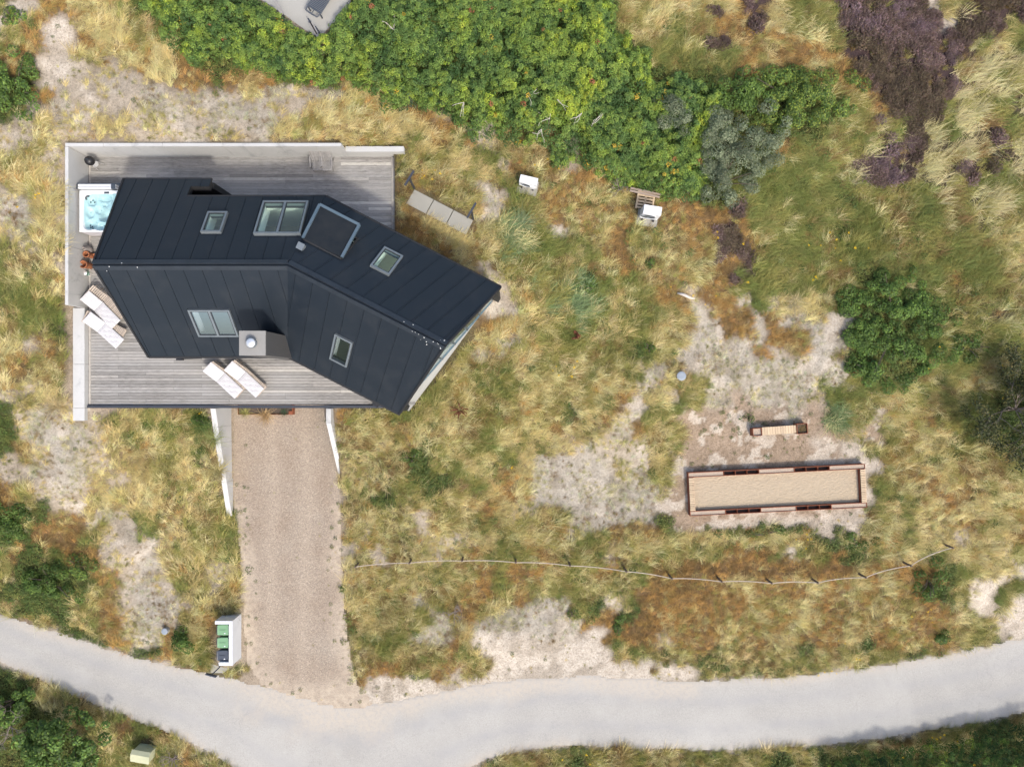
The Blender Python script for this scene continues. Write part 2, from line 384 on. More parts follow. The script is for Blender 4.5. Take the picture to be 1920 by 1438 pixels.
M['olivebox'] = simple('olive_cabinet', (.42, .42, .27), (.34, .35, .22), 3, .6)
M['twig'] = simple('grey_twig', (.24, .20, .17), (.16, .13, .11), 14, .9)
M['bark'] = simple('brown_bark', (.10, .075, .055), (.06, .045, .035), 14, .9)
M['rust_plant'] = simple('rust_dry_plant', (.15, .045, .02), (.10, .03, .015), 20, .9)
M['lidgrey'] = simple('grey_lid', (.24, .27, .31), (.19, .22, .25), 5, .6)
M['driftwood'] = simple('driftwood', (.55, .50, .44), (.42, .38, .33), 12, .9)
M['gravelbox'] = simple('pink_gravel', (.44, .36, .28), (.29, .225, .17), 55, .95, bmp=1.0, detail=2)
M['chairgrey'] = simple('grey_resin', (.065, .075, .09), (.05, .06, .075), 3, .5)
M['birdlime'] = simple('bird_lime', (.7, .7, .68), rough=.9)
M['leaf_obj'] = leaf_mat('shrub_leaf', 'GEOMETRY', .3, grad=False)
M['leaf_inst'] = leaf_mat('thicket_leaf', 'INSTANCER', .3)
M['grass'] = leaf_mat('grass_blade', 'INSTANCER', .3)

def sand_mat():
    m, nt, b, out = new_mat('court_sand')
    n = noise_node(nt, 7, 5, .6, stretch=(1, 1.6, 1)); n2 = noise_node(nt, 60, 3)
    c = ramp(nt, n.outputs[0], [(.3, (.335, .27, .185)), (.7, (.385, .315, .225))]).outputs[0]
    c = mixc(nt, c, (.27, .215, .145), ramp(nt, n2.outputs[0], [(.55, (0, 0, 0)), (.75, (.5, .5, .5))]).outputs[0])
    nt.links.new(c, b.inputs['Base Color']); b.inputs['Roughness'].default_value = .95
    bump(nt, b, n.outputs[0], .9, .06); return m
M['sand'] = sand_mat()
M['trough'] = simple('trough_bottom', (.10, .075, .06), (.06, .05, .045), 8, .9)
def road_mat():
    m, nt, b, out = new_mat('worn_pale_asphalt')
    n = noise_node(nt, .35, 6, .6); n2 = noise_node(nt, 45, 3, .7); n3 = noise_node(nt, 2.2, 6, .7)
    c = ramp(nt, n.outputs[0], [(.3, (.315, .302, .272)), (.7, (.382, .368, .333))]).outputs[0]
    c = mixc(nt, c, (.215, .213, .205), ramp(nt, n2.outputs[0], [(.42, (0, 0, 0)), (.66, (.8, .8, .8))]).outputs[0])
    n7 = noise_node(nt, 14, 3, .8); c = mixc(nt, c, (.19, .187, .18), ramp(nt, n7.outputs[0], [(.58, (0, 0, 0)), (.70, (.6, .6, .6))]).outputs[0]); c = mixc(nt, c, (.45, .44, .42), ramp(nt, n7.outputs[0], [(.30, (.55, .55, .55)), (.40, (0, 0, 0))]).outputs[0])
    c = mixc(nt, c, (.37, .355, .325), ramp(nt, n3.outputs[0], [(.5, (0, 0, 0)), (.75, (.4, .4, .4))]).outputs[0])
    tk = nt.nodes.new('ShaderNodeAttribute'); tk.attribute_name = 'track'       # tyre-polished tracks, broken up
    n5 = noise_node(nt, .8, 5, .7)
    c = mixc(nt, c, (.27, .268, .262), mixc(nt, (0, 0, 0), tk.outputs['Color'], ramp(nt, n5.outputs[0], [(.3, (.1, .1, .1)), (.65, (.75, .75, .75))]).outputs[0]))
    n6 = noise_node(nt, .22, 4, .6, dist=1.2); c = mixc(nt, c, (.40, .39, .36), ramp(nt, n6.outputs[0], [(.50, (0, 0, 0)), (.66, (.25, .25, .25))]).outputs[0])
    tc = nt.nodes.new('ShaderNodeTexCoord'); vw = nt.nodes.new('ShaderNodeTexVoronoi'); vw.feature = 'DISTANCE_TO_EDGE'; vw.inputs['Scale'].default_value = .33
    nd = noise_node(nt, 1.6, 4); av = nt.nodes.new('ShaderNodeVectorMath'); av.operation = 'ADD'; nt.links.new(tc.outputs['Object'], av.inputs[0]); nt.links.new(nd.outputs['Color'], av.inputs[1]); nt.links.new(av.outputs[0], vw.inputs[0])
    c = mixc(nt, c, (.17, .165, .16), ramp(nt, vw.outputs['Distance'], [(.001, (.22, .22, .22)), (.006, (0, 0, 0))]).outputs[0])
    at = nt.nodes.new('ShaderNodeAttribute'); at.attribute_name = 'edge'       # wind-blown sand lying along the edge
    n8 = noise_node(nt, 5, 7, .75); k8 = mixc(nt, (0, 0, 0), at.outputs['Color'], ramp(nt, n8.outputs[0], [(.36, (.12, .12, .12)), (.58, (1, 1, 1))]).outputs[0])
    c = mixc(nt, c, (.39, .345, .285), k8)
    nt.links.new(c, b.inputs['Base Color']); b.inputs['Roughness'].default_value = .9
    bump(nt, b, n2.outputs[0], .3, .01); return m
M['road'] = road_mat()
def gravel_mat():
    m, nt, b, out = new_mat('pink_drive_gravel')
    n = noise_node(nt, .5, 5, .6); tc = nt.nodes.new('ShaderNodeTexCoord')
    v = nt.nodes.new('ShaderNodeTexVoronoi'); v.inputs['Scale'].default_value = 24; nt.links.new(tc.outputs['Object'], v.inputs[0])
    c = ramp(nt, n.outputs[0], [(.3, (.245, .195, .147)), (.7, (.285, .243, .193))]).outputs[0]
    sp = nt.nodes.new('ShaderNodeSeparateColor'); nt.links.new(v.outputs['Color'], sp.inputs[0])
    tk = nt.nodes.new('ShaderNodeAttribute'); tk.attribute_name = 'track'; c = mixc(nt, c, (.305, .255, .198), tk.outputs['Fac'])
    st = ramp(nt, sp.outputs[0], [(0, (.74, .72, .71)), (.4, (.97, .95, .94)), (.8, (1.06, 1.05, 1.03)), (1, (1.32, 1.32, 1.32))]).outputs[0]
    c = mixc(nt, c, st, 1.0, 'MULTIPLY')
    at = nt.nodes.new('ShaderNodeAttribute'); at.attribute_name = 'edge'
    n3 = noise_node(nt, 3, 5, .7)
    k = mixc(nt, (0, 0, 0), at.outputs['Color'], ramp(nt, n3.outputs[0], [(.35, (.2, .2, .2)), (.6, (1, 1, 1))]).outputs[0])
    c = mixc(nt, c, (.40, .335, .255), k)
    nt.links.new(c, b.inputs['Base Color']); b.inputs['Roughness'].default_value = .95
    bump(nt, b, v.outputs['Distance'], .6, .02); return m
M['gravel'] = gravel_mat()
def ground_mat():
    m, nt, b, out = new_mat('dune_ground')
    at = nt.nodes.new('ShaderNodeAttribute'); at.attribute_name = 'gcol'
    n = noise_node(nt, 9, 6, .7); n2 = noise_node(nt, 2.3, 6, .65)
    c = at.outputs['Color']
    c = mixc(nt, c, ramp(nt, n.outputs[0], [(.25, (.55, .54, .52)), (.5, (1, 1, 1)), (.75, (1.2, 1.2, 1.2))]).outputs[0], 1.0, 'MULTIPLY')
    c = mixc(nt, c, ramp(nt, n2.outputs[0], [(.3, (.8, .78, .75)), (.7, (1.12, 1.12, 1.12))]).outputs[0], 1.0, 'MULTIPLY')
    n3 = noise_node(nt, 22, 4, .7); c = mixc(nt, c, ramp(nt, n3.outputs[0], [(.34, (.45, .42, .37)), (.46, (1, 1, 1)), (.6, (1, 1, 1)), (.72, (1.3, 1.3, 1.3))]).outputs[0], 1.0, 'MULTIPLY')
    nt.links.new(c, b.inputs['Base Color']); b.inputs['Roughness'].default_value = 1.0; b.inputs['Specular IOR Level'].default_value = .1
    bump(nt, b, n.outputs[0], .8, .05); return m
M['ground'] = ground_mat()

# ------------------------------------------------------------------ cover map of the plot (one letter for each 0.85 m cell)
CM = """
mdooyyymrrrrrrr.....rrrrrrrrrrrrrrrrymyyyyyohymmmhhhhhsmhhhh
mmosyyymmrrrrrrr....rrrrrrrrrrrrrrrrmyymyhyohymmmhhhhhhshhhm
moosoyyyyyrrrrrrrr.rrrrrrrrrrrrrrrrrrmmmmhyoomyymhhhhhhhhmpm
oossyytyoyorrrrrrrrrrrrrrrrrrrrrrrrrrrmmmmmooooyhhhhhhhhhppp
rrssttttyyooroyorrrryrrrrrrrrrrrrrrrrrrmrrmorrooohhhhhhhppep
rrotttgtgtgggtytgtggyyydrdrrrrrrrrrrrrrrrrrrrrrrmohhhhhhpppp
dttgttttgggtggggttyyyyyyotrrrrrrrrrrrrrrrrrrrrrrrmohhhhmppep
ttyttyytttgtgttgyyyyyyyyyooggmrmrrrrrrrrrrrrrrrrmmmpmhpmpppe
tyytyttytttgyyyyyyyyyyymyomotmmmogrrrrrrrrrrrrommemphhpppphp
myyt................mmmmmmyymtomotoymrrrrrrrmmmemehhhhpphhep
yyyt................omomomymymmomoooodmrrrrmmemeemphhpppmeme
tgyy................tmtmtmymgtmooommmomorrdmemeemdempmepmppe
ggyt................otototmygmemomooomooooohmemememememeeppm
tgyy................tooootttmbmegmoyomoooohomememdememeempmy
mtym................tooooottmbbeeemoommmomhomeeeeeeemememeym
mmmt................toooooottmeeomemommommohmemeeemmmememmey
mmmy................ttttttttttmbebdeemootoomemmmmmrreeemomem
meme................ttttttttttymbbemmeootohtmtyymorrrreemmep
meme................ttttttttoyymmbbemmmogohogogyssrrrrrmmepe
ymmd................ttttttmmoyymmeemmmymgghogohgsgrrrrremmem
ytom................mmmmmmmmygymmememdmgggggotoggorrrreemepe
omym................mmmmmmmygmymemymymgmtgggggtgggorrrmeempe
ytmm................mmmmmmyymmmymymyygtymgggggggggmmymmmypee
tmyy................mmmmmmyymmyymmymotytmggkgggteemyymmemedd
dtgtytmymmme........omommymmemymydmotgmmkkkdkkgkbemtyyoeeedd
dtgggtymymyme.......mmmoymymeymyoymtgommkkkkkkkkkytkmoyymedd
dotggtyyymyme.......mmymdmymymymytgtttmkkkkkkkkskssmoymmemed
ttgggtyyymyym.......ymmmdmmymoygggggtgmkkkkkkkkkkkssmoyymmee
omtgtytyymmym.......mymemdmmyoygggggggtkkkkkkkkkkksmmyoyomym
omdttyyyymmym.......mmdmymmyoytgggggggkkkkkkkkkkkksmymyoyymy
dmoootgtmyymmm......mymmtymmeymmegggggdkkkkkksssssmmymyyomyy
ddooomtgmyyymm......ytymtttyymyyytgomommkddkdmdddmmymyyytyyo
modmoottgymymm......tytmytyommmommgtmommmmooomgmoddmymmyyytm
mddddootgtymty......yymmmmmmomoogggogmoommoommhmomymmmmdmmys
dddddmoggtmyty......ymyymmooomogggmggmomomoyoooymymoymddmsmm
mdddmmotggtmmm......mymmgmoomggggmdtmomoomooyoyooooyoommmsms
momdmmotggmyom......mymmmgmoggggggoodoooomooyoyyooyoyoommmss
moomddoogoymm.......mmmmggoyssssssssootoomymoymmmydmoyommmdm
mmmooomddommm.......ymmommomssssssssmmmmmdmmmmdmmmymmdmmdmmm
dmmmmmmmmmoomm......moommotsssssssssssssssmmmmmmmmmmmmmmmmmm
ddmmmmmmmmmmmm......ssssssssssssssssssssssssssmmmmmmmmmmmmmm
dddmmmmmmmmmmmsssssssssssssssssssssssssssssssssmmmmmmmmmmmmm
rrrdmmmommmmmmsssssssssssssssssssssssssssssssmmmmmmmmmmmmmdm
rrrrdmymmommmmsssssssssssssmmmmmmmmmmmmmmmmmmmmmmmmmmmmmdddd
rrrrrmmmmmmommmmmmmmmmmmmmmmmmmmmdmmmmmmmmmmmdmmdddddddddddd
""".split()
assert len(CM) == 45, len(CM)
CM = [(r + r[-1] * 60)[:60] for r in CM]
CM[24] = CM[24][:43] + 'k' + CM[24][44:]; CM[39] = CM[39][:41] + 'm' * 19; CM[40] = CM[40][:38] + 'm' * 22
for r_i in range(9, 21): CM[r_i] = CM[r_i][:20] + CM[r_i][20:28].replace('t', 'y').replace('g', 'y') + CM[r_i][28:]
for r_i in list(range(16, 21)) + [33]: CM[r_i] = CM[r_i][:40] + CM[r_i][40:50].replace('h', 'o') + CM[r_i][50:]
for r_i in range(7, 18): CM[r_i] = CM[r_i][:43] + CM[r_i][43:58].replace('m', 'e') + CM[r_i][58:]
for r_i in range(33, 38): CM[r_i] = CM[r_i][:38] + CM[r_i][38:56].replace('m', 'o') + CM[r_i][56:]
for r_i in range(31, 35): CM[r_i] = CM[r_i][:28] + CM[r_i][28:39].replace('g', 'm') + CM[r_i][39:]
for r_i in range(0, 7): CM[r_i] = CM[r_i][:38] + CM[r_i][38:50].replace('m', 'e') + CM[r_i][50:]
CODES = 'sgtyomebdphrk.'
CMI = np.array([[CODES.index(c) for c in r] for r in CM])
PATHS = [([(1330, 60), (1400, 85), (1480, 105), (1560, 140), (1610, 190), (1640, 215)], .42, 'o'), ([(1605, 1085), (1598, 1140), (1588, 1230)], .22, 'y'), ([(1500, 1005), (1300, 1010), (1150, 1030)], .3, 'y')]
PATHW = [([tuple(P(a, b, 2.5 if b < 400 else .5)[:2]) for a, b in pts], wd, c) for pts, wd, c in PATHS]
SANDP = [[P(a, b, .5)[:2] for a, b in q] for q in ([(1828, 1090), (1862, 1078), (1896, 1062), (1880, 1095), (1850, 1128), (1822, 1140)], [(1868, 1160), (1890, 1135), (1925, 1110), (1990, 1110), (1990, 1150), (1930, 1165)], [(118, 75), (150, 60), (168, 85), (110, 125), (80, 150), (70, 150), (75, 128), (100, 105)])]
def classify(x, y, z):
    px = CX + x * FPX / (CAMH - z); py = CY - y * FPX / (CAMH - z)
    wx = (fbm(x, y, 1.6, 21) - .5) * 62 + (fbm(x, y, .45, 23, 2) - .5) * 26
    wy = (fbm(x, y, 1.6, 22) - .5) * 62 + (fbm(x, y, .45, 24, 2) - .5) * 26
    c = np.clip(((px + wx) / 32).astype(int), 0, 59); r = np.clip(((py + wy) / 32).astype(int), 0, 44)
    k = CMI[r, c].copy()
    for pts, wd, ch in PATHW:
        k[polydist(x, y, pts, False) + (vnoise(x, y, .5, 77) - .5) * .25 < wd] = CODES.index(ch)
    for q in SANDP:
        k[inpoly(x + (vnoise(x, y, .5, 71) - .5) * .4, y + (vnoise(x, y, .5, 72) - .5) * .4, q)] = CODES.index('s')
    dr = polydist(x, y, ROAD); near = dr + (vnoise(x, y, .8, 79) - .5) * .3 < .10
    k[near & (k != CODES.index('.'))] = CODES.index('s')
    return k
GC = {'s': (.55, .49, .41), 'g': (.40, .365, .305), 't': (.41, .355, .28), 'y': (.20, .155, .09), 'o': (.16, .105, .055), 'm': (.11, .095, .05), 'e': (.06, .062, .025), 'b': (.07, .075, .035),  # grassy covers darkened in colour to deepen the shaded gaps between tufts
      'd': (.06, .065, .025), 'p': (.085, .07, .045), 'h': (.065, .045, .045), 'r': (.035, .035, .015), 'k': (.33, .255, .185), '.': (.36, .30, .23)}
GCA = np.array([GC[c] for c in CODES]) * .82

# ------------------------------------------------------------------ ground
def axis(lo, hi, step, far):
    a = list(np.arange(lo, hi + step / 2, step)); s = step
    e = a[-1]; out = []
    while e < far: s *= 1.35; e += s; out.append(e)
    s = step; e = a[0]; pre = []
    while e > -far: s *= 1.35; e -= s; pre.append(e)
    return np.array(pre[::-1] + a + out)
gx = axis(-29.5, 29.5, .11, 500); gy = axis(-22.5, 22.5, .11, 500)
X, Y = np.meshgrid(gx, gy); xf, yf = X.ravel(), Y.ravel()
zf = TZ(xf, yf)
ck = classify(xf, yf, zf)
gcol = GCA[ck]
ckgrid = gcol.reshape(len(gy), len(gx), 3)
for _ in range(5):                      # soften the borders between covers
    ckgrid = (ckgrid + np.roll(ckgrid, 1, 0) + np.roll(ckgrid, -1, 0) + np.roll(ckgrid, 1, 1) + np.roll(ckgrid, -1, 1)) / 5
gcol = ckgrid.reshape(-1, 3)
pal = fbm(xf, yf, 1.0, 61, 3)
# bits of pale sand blown over the thin covers and pale crumbs round the court
thin = np.isin(ck, [CODES.index(c) for c in 'gt']) & (pal > .63)
gcol[thin] = gcol[thin] * .35 + np.array(GC['s']) * .65 * .82
deb = np.isin(ck, [CODES.index(c) for c in 'gts']) * smooth(.5, .68, fbm(xf, yf, .7, 67, 4))
gcol = gcol * (1 - .42 * deb[:, None]) + np.array((.17, .14, .10)) * .42 * deb[:, None]
kk = (ck == CODES.index('k')) & (fbm(xf, yf, .55, 63, 3) > .60 - .13 * smooth(9, 18, xf))
gcol[kk] = gcol[kk] * .3 + np.array((.48, .43, .36)) * .7
nx, ny = len(gx), len(gy)
idx = np.arange(nx * ny).reshape(ny, nx)
quads = np.stack([idx[:-1, :-1], idx[:-1, 1:], idx[1:, 1:], idx[1:, :-1]], -1).reshape(-1, 4)
gm = bpy.data.meshes.new('ground')
gm.vertices.add(nx * ny); gm.vertices.foreach_set('co', np.stack([xf, yf, zf], 1).ravel())
gm.loops.add(quads.size); gm.loops.foreach_set('vertex_index', quads.ravel())
gm.polygons.add(len(quads)); gm.polygons.foreach_set('loop_start', np.arange(0, quads.size, 4)); gm.polygons.foreach_set('loop_total', np.full(len(quads), 4))
gm.polygons.foreach_set('use_smooth', np.ones(len(quads), bool))
gm.update(calc_edges=True)
at = gm.attributes.new('gcol', 'FLOAT_COLOR', 'POINT'); at.data.foreach_set('color', np.concatenate([gcol, np.ones((len(gcol), 1))], 1).ravel())
gm.materials.append(M['ground'])
ground = bpy.data.objects.new('ground', gm); COL.objects.link(ground)
tag(ground, 'sandy dune ground under dry grass, roses and heather', 'ground', kind='structure')

def sheet(name, poly, z, mat, label, cat, edge_w, step=.16, jag=.10, edgefn=None, trackfn=None):
    """flat sheet filled on a fine grid with a worn, uneven outline; 'edge' grows towards the rim"""
    xs = [p[0] for p in poly]; ys = [p[1] for p in poly]
    ax = np.arange(max(min(xs), -34) - .2, min(max(xs), 34) + .3, step); ay = np.arange(max(min(ys), -26) - .2, min(max(ys), 26) + .3, step)
    A, B = np.meshgrid(ax, ay); a, b = A.ravel(), B.ravel()
    ja = (fbm(a, b, .6, 41) - .5) * 2 * jag; jb = (fbm(a, b, .6, 43) - .5) * 2 * jag
    ins = inpoly(a + ja, b + jb, poly); d = polydist(a + ja, b + jb, poly)
    e = np.where(ins, 1 - smooth(0, edge_w, d + (fbm(a, b, 1.5, 47) - .5) * edge_w), 1.0)
    if edgefn is not None: e = edgefn(a, b, e)
    ok = ins | (d < step * .9)
    # pull outside rim vertices onto the outline
    n_x = len(ax); I = np.arange(a.size).reshape(len(ay), n_x)
    q = np.stack([I[:-1, :-1], I[:-1, 1:], I[1:, 1:], I[1:, :-1]], -1).reshape(-1, 4)
    q = q[ins[q].sum(1) >= 2]; q = q[ok[q].all(1)]
    used = np.unique(q); rem = np.full(a.size, -1); rem[used] = np.arange(len(used))
    co = np.stack([a[used], b[used], np.where(ins[used], z, z - .02)], 1)
    m = bpy.data.meshes.new(name); m.from_pydata(co.tolist(), [], rem[q].tolist()); m.materials.append(mat)
    t = m.attributes.new('edge', 'FLOAT_COLOR', 'POINT'); ee = e[used]
    t.data.foreach_set('color', np.stack([ee, ee, ee, np.ones_like(ee)], 1).ravel())
    if trackfn is not None:
        tv = np.clip(trackfn(a[used], b[used]), 0, 1); t2 = m.attributes.new('track', 'FLOAT_COLOR', 'POINT'); t2.data.foreach_set('color', np.stack([tv, tv, tv, np.ones_like(tv)], 1).ravel())
    o = bpy.data.objects.new(name, m); COL.objects.link(o)
    return tag(o, label, cat, kind='structure')
UPW = [P(a, b, 0)[:2] for a, b in up_edge]; LOW = [P(a, b, 0)[:2] for a, b in lo_edge]
def road_track(a, b):
    d1, d2 = polydist(a, b, UPW, False), polydist(a, b, LOW, False); f = d1 / (d1 + d2 + 1e-6) + (fbm(a, b, 3, 53) - .5) * .12
    return np.exp(-((f - .30) / .085) ** 2) + np.exp(-((f - .68) / .085) ** 2)
def drive_track(a, b):
    x0 = -11.4 + (fbm(b * 0, b, 5, 55) - .5) * .8
    return (np.exp(-((a - x0 + .85) / .38) ** 2) + np.exp(-((a - x0 - .85) / .38) ** 2)) * (.55 + .6 * fbm(a, b, 1.4, 57))
def road_edge(a, b, e):
    verge = (1 - smooth(.1, 1.5, polydist(a, b, [P(p, q, 0)[:2] for p, q in [(480, 1290), (560, 1318), (620, 1345), (700, 1335), (830, 1304), (1100, 1272), (1300, 1284)]], False) * np.where(a < -6, .8, 1.6) + (fbm(a, b, 1, 49, 4) - .5) * 1.8)) * .9
    return np.clip(np.maximum(e * .75, verge), 0, 1)
sheet('road', ROAD, .012, M['road'], 'pale worn asphalt lane curving past the plot', 'road', .5, edgefn=road_edge, trackfn=road_track)
def drive_edge(a, b, e):
    e = e * np.where(b < -6.2, 1, .15)
    return np.clip(np.maximum(e, smooth(-14.4, -16.2, b + (fbm(a, b, 1.2, 51) - .5) * 2)), 0, 1)
sheet('driveway', DRIVE, .008, M['gravel'], 'pinkish gravel driveway running up to the terrace', 'driveway', 1.1, edgefn=drive_edge, jag=.06, trackfn=drive_track)
exec_after = []

# ------------------------------------------------------------------ house
H = thing('house', 'black angled holiday house with felt roof and skylights', 'house', (-9, 4, DZ))
ZR, ZS, ZN = 8.1, 4.6, 5.8
rW, rB, rE = Vector(P(175, 496, ZR)), Vector(P(540, 497, ZR)), Vector(P(835, 648, ZR))
sW, sB, sE = Vector(P(278, 667, ZS)), Vector(P(540, 667, ZS)), Vector(P(750, 775, ZS))
nB, nE = Vector(P(610, 370, ZN)), Vector(P(938, 540, ZN))
rW.y = rB.y = (rW.y + rB.y) / 2; sW.y = sB.y = (sW.y + sB.y) / 2
CAM = Vector((0, 0, CAMH))
class Slope:
    def __init__(s, o, uend, down):           # o on the ridge, uend along it, down: a point lower on the plane
        s.o = Vector(o); s.u = (Vector(uend) - s.o).normalized()
        n = s.u.cross(Vector(down) - s.o); n.normalize()
        if n.z < 0: n = -n
        s.n = n; v = n.cross(s.u); s.v = v if v.z < 0 else -v
    def uv(s, p): d = Vector(p) - s.o; return (d.dot(s.u), d.dot(s.v))
    def pt(s, uv, h=0.0): return s.o + s.u * uv[0] + s.v * uv[1] + s.n * h
    def pix(s, px, py, h=0.0):                # sight line through a photo pixel meets the plane raised by h
        d = Vector(((px - CX) / FPX, (CY - py) / FPX, -1)); o = s.o + s.n * h
        t = (o - CAM).dot(s.n) / d.dot(s.n); return s.uv(CAM + d * t)
WN = Slope(rW, rB, nB); WS = Slope(rW, rB, sB); EN = Slope(rB, rE, nB); ES = Slope(rB, rE, sB)
def clip(poly, a, b, c):                      # keep a*u+b*v<=c
    out = []
    for i in range(len(poly)):
        p, q = poly[i], poly[(i + 1) % len(poly)]
        dp = a * p[0] + b * p[1] - c; dq = a * q[0] + b * q[1] - c
        if dp <= 0: out.append(p)
        if dp * dq < 0: t = dp / (dp - dq); out.append((p[0] + (q[0] - p[0]) * t, p[1] + (q[1] - p[1]) * t))
    return out
def area(p): return abs(sum(p[i][0] * p[(i + 1) % len(p)][1] - p[(i + 1) % len(p)][0] * p[i][1] for i in range(len(p)))) / 2 if len(p) > 2 else 0
def minus_rect(polys, r):
    u0, u1, v0, v1 = r; out = []
    for p in polys:
        mid = clip(clip(p, 0, -1, -v0), 0, 1, v1)
        for q in (clip(p, 0, 1, v0), clip(p, 0, -1, -v1), clip(mid, 1, 0, u0), clip(mid, -1, 0, -u1)):
            if area(q) > 1e-3: out.append(q)
    return out
# where the roof reaches out over the outdoor shower in the north-west
step_v = WN.uv(nB)[1]; nw = WN.pix(232, 338); vN = nw[1]
uw = lambda v: WN.uv(rW)[0] + (nw[0] - WN.uv(rW)[0]) * v / vN
u350 = WN.pix(350, 370)[0]; u395 = WN.pix(395, 342)[0]; vbeam = WN.pix(372, 350)[1]
SL = {'WN': (WN, [[WN.uv(rW), WN.uv(rB), WN.uv(nB), (uw(step_v), step_v)], [(uw(step_v), step_v), (u350, step_v), (u350, vN), (uw(vN), vN)], [(u350, vbeam), (u395, vbeam), (u395, vN), (u350, vN)]]),
      'WS': (WS, [[WS.uv(rW), WS.uv(rB), WS.uv(sB), WS.uv(sW)]]),
      'EN': (EN, [[EN.uv(rB), EN.uv(rE), EN.uv(nE), EN.uv(nB)]]),
      'ES': (ES, [[ES.uv(rB), ES.uv(rE), ES.uv(sE), ES.uv(sB)]])}
def rect_of(S, pts, h):
    q = [S.pix(a, b, h) for a, b in pts]      # tl, tr, br, bl in the photograph
    us = sorted(p[0] for p in q); vv = sorted(p[1] for p in q)
    return ((us[0] + us[1]) / 2, (us[2] + us[3]) / 2, (vv[0] + vv[1]) / 2, (vv[2] + vv[3]) / 2)
SKY = [('WN', [(390, 396), (428, 396), (412, 434), (374, 434)], .16, 1, 'N', 'small skylight west of the large double skylight'),
       ('WN', [(496, 376), (580, 376), (561, 437), (471, 437)], .18, 2, 'N', 'large double skylight looking down into the pale room'),
       ('EN', [(721, 462), (757, 479), (729, 516), (694, 496)], .14, 1, 'N', 'small skylight on the north slope of the angled wing'),
       ('WS', [(353, 582), (431, 582), (446, 632), (370, 632)], .12, 2, 'S', 'double skylight beside the chimney reflecting the sky'),
       ('ES', [(628, 628), (662, 644), (648, 690), (616, 672)], .12, 1, 'S', 'small skylight on the south slope of the angled wing')]
rects = {k: [] for k in SL}
for k, pts, h, n, gl, lab in SKY:
    r = rect_of(SL[k][0], pts, h); rects[k].append(r); print('skylight', k, [round(x, 2) for x in r], 'size', round(r[1]-r[0], 2), round(r[3]-r[2], 2))
lidq = [EN.pix(600, 384, .8), EN.pix(674, 422, .8), EN.pix(641, 483, .14), EN.pix(568, 447, .14)]
lidr = (lidq[3][0], lidq[2][0], min(lidq[2][1], lidq[3][1]) + .05, max(lidq[0][1], lidq[1][1]) - .05)
print('lid', lidq, lidr)
# roof boards under the felt
mb = MB()
for k, (S, polys) in SL.items():
    q = polys
    for r in rects[k]: q = minus_rect(q, r)
    if k == 'EN': q = minus_rect(q, lidr)
    for p in q: mb.slab([S.pt(a) for a in p], S.n, .24)
roof = mb.build('roof', M['underlay'], H, world=True)
def roof_part(mb, name, mat, **kw):
    ob = mb.build(name, mat, None, **kw)
    for v in ob.data.vertices: v.co -= Vector(H.location)
    ob.parent = roof; return ob
strip = {'WN': (1.0, 0.0, .715, .2), 'WS': (1.0, 0.0, .745, .35), 'EN': None, 'ES': (1.0, 0.0, .765, .5)}
# on the angled wing's north slope the seams run parallel to the gable
dE = Vector((.70, .714, 0)); a_ = EN.uv(EN.o + dE); zz = -(EN.n.x * dE.x + EN.n.y * dE.y) / EN.n.z
du, dv = dE.dot(EN.u), Vector((dE.x, dE.y, zz)).dot(EN.v)
strip['EN'] = (dv / math.hypot(du, dv), -du / math.hypot(du, dv), .70, .3)
for k, (S, polys) in SL.items():
    a, b, wd, off = strip[k]
    ts = [a * p[0] + b * p[1] for q in polys for p in q]; t = min(ts) - wd * off
    while t < max(ts):
        PIECES = []; SEAMS = []
        for q in polys:
            c = clip(clip(q, a, b, t + wd - .007), -a, -b, -(t + .007))
            if area(c) < 1e-3: continue
            cs = [c]
            for r in rects[k]: cs = minus_rect(cs, (r[0] - .02, r[1] + .02, r[2] - .02, r[3] + .02))
            if k == 'EN': cs = minus_rect(cs, lidr)
            for c2 in cs: PIECES.append(c2)
        # folded seam standing along the strip's edge
        for q in polys:
            c = clip(clip(q, a, b, t + wd - .002), -a, -b, -(t + wd - .04))
            if area(c) < 1e-3: continue
            cs = [c]
            for r in rects[k]: cs = minus_rect(cs, (r[0] - .02, r[1] + .02, r[2] - .12, r[3] + .12))
            if k == 'EN': cs = minus_rect(cs, (lidr[0] - .1, lidr[1] + .1, lidr[2] - .1, lidr[3] + .1))
            SEAMS += cs
        # touching pieces of one strip stay one panel; pieces parted by a window are panels of their own
        for src, nm, h_, t_ in ((PIECES, 'roof_panel', .035, .033), (SEAMS, 'standing_seam', .05, .03)):
            groups = []
            for c2 in src:
                hit = [g_ for g_ in groups if any(abs(p[0] - q[0]) + abs(p[1] - q[1]) < .02 for d_ in g_ for p in d_ for q in c2)]
                for g_ in hit: groups.remove(g_)
                groups.append(sum(hit, []) + [c2])
            for g_ in groups:
                m3 = MB()
                for c2 in g_: m3.slab([S.pt(p, h_) for p in c2], S.n, t_)
                if sum(area(c2) for c2 in g_) > .004: roof_part(m3, nm, M['roof'])
        t += wd
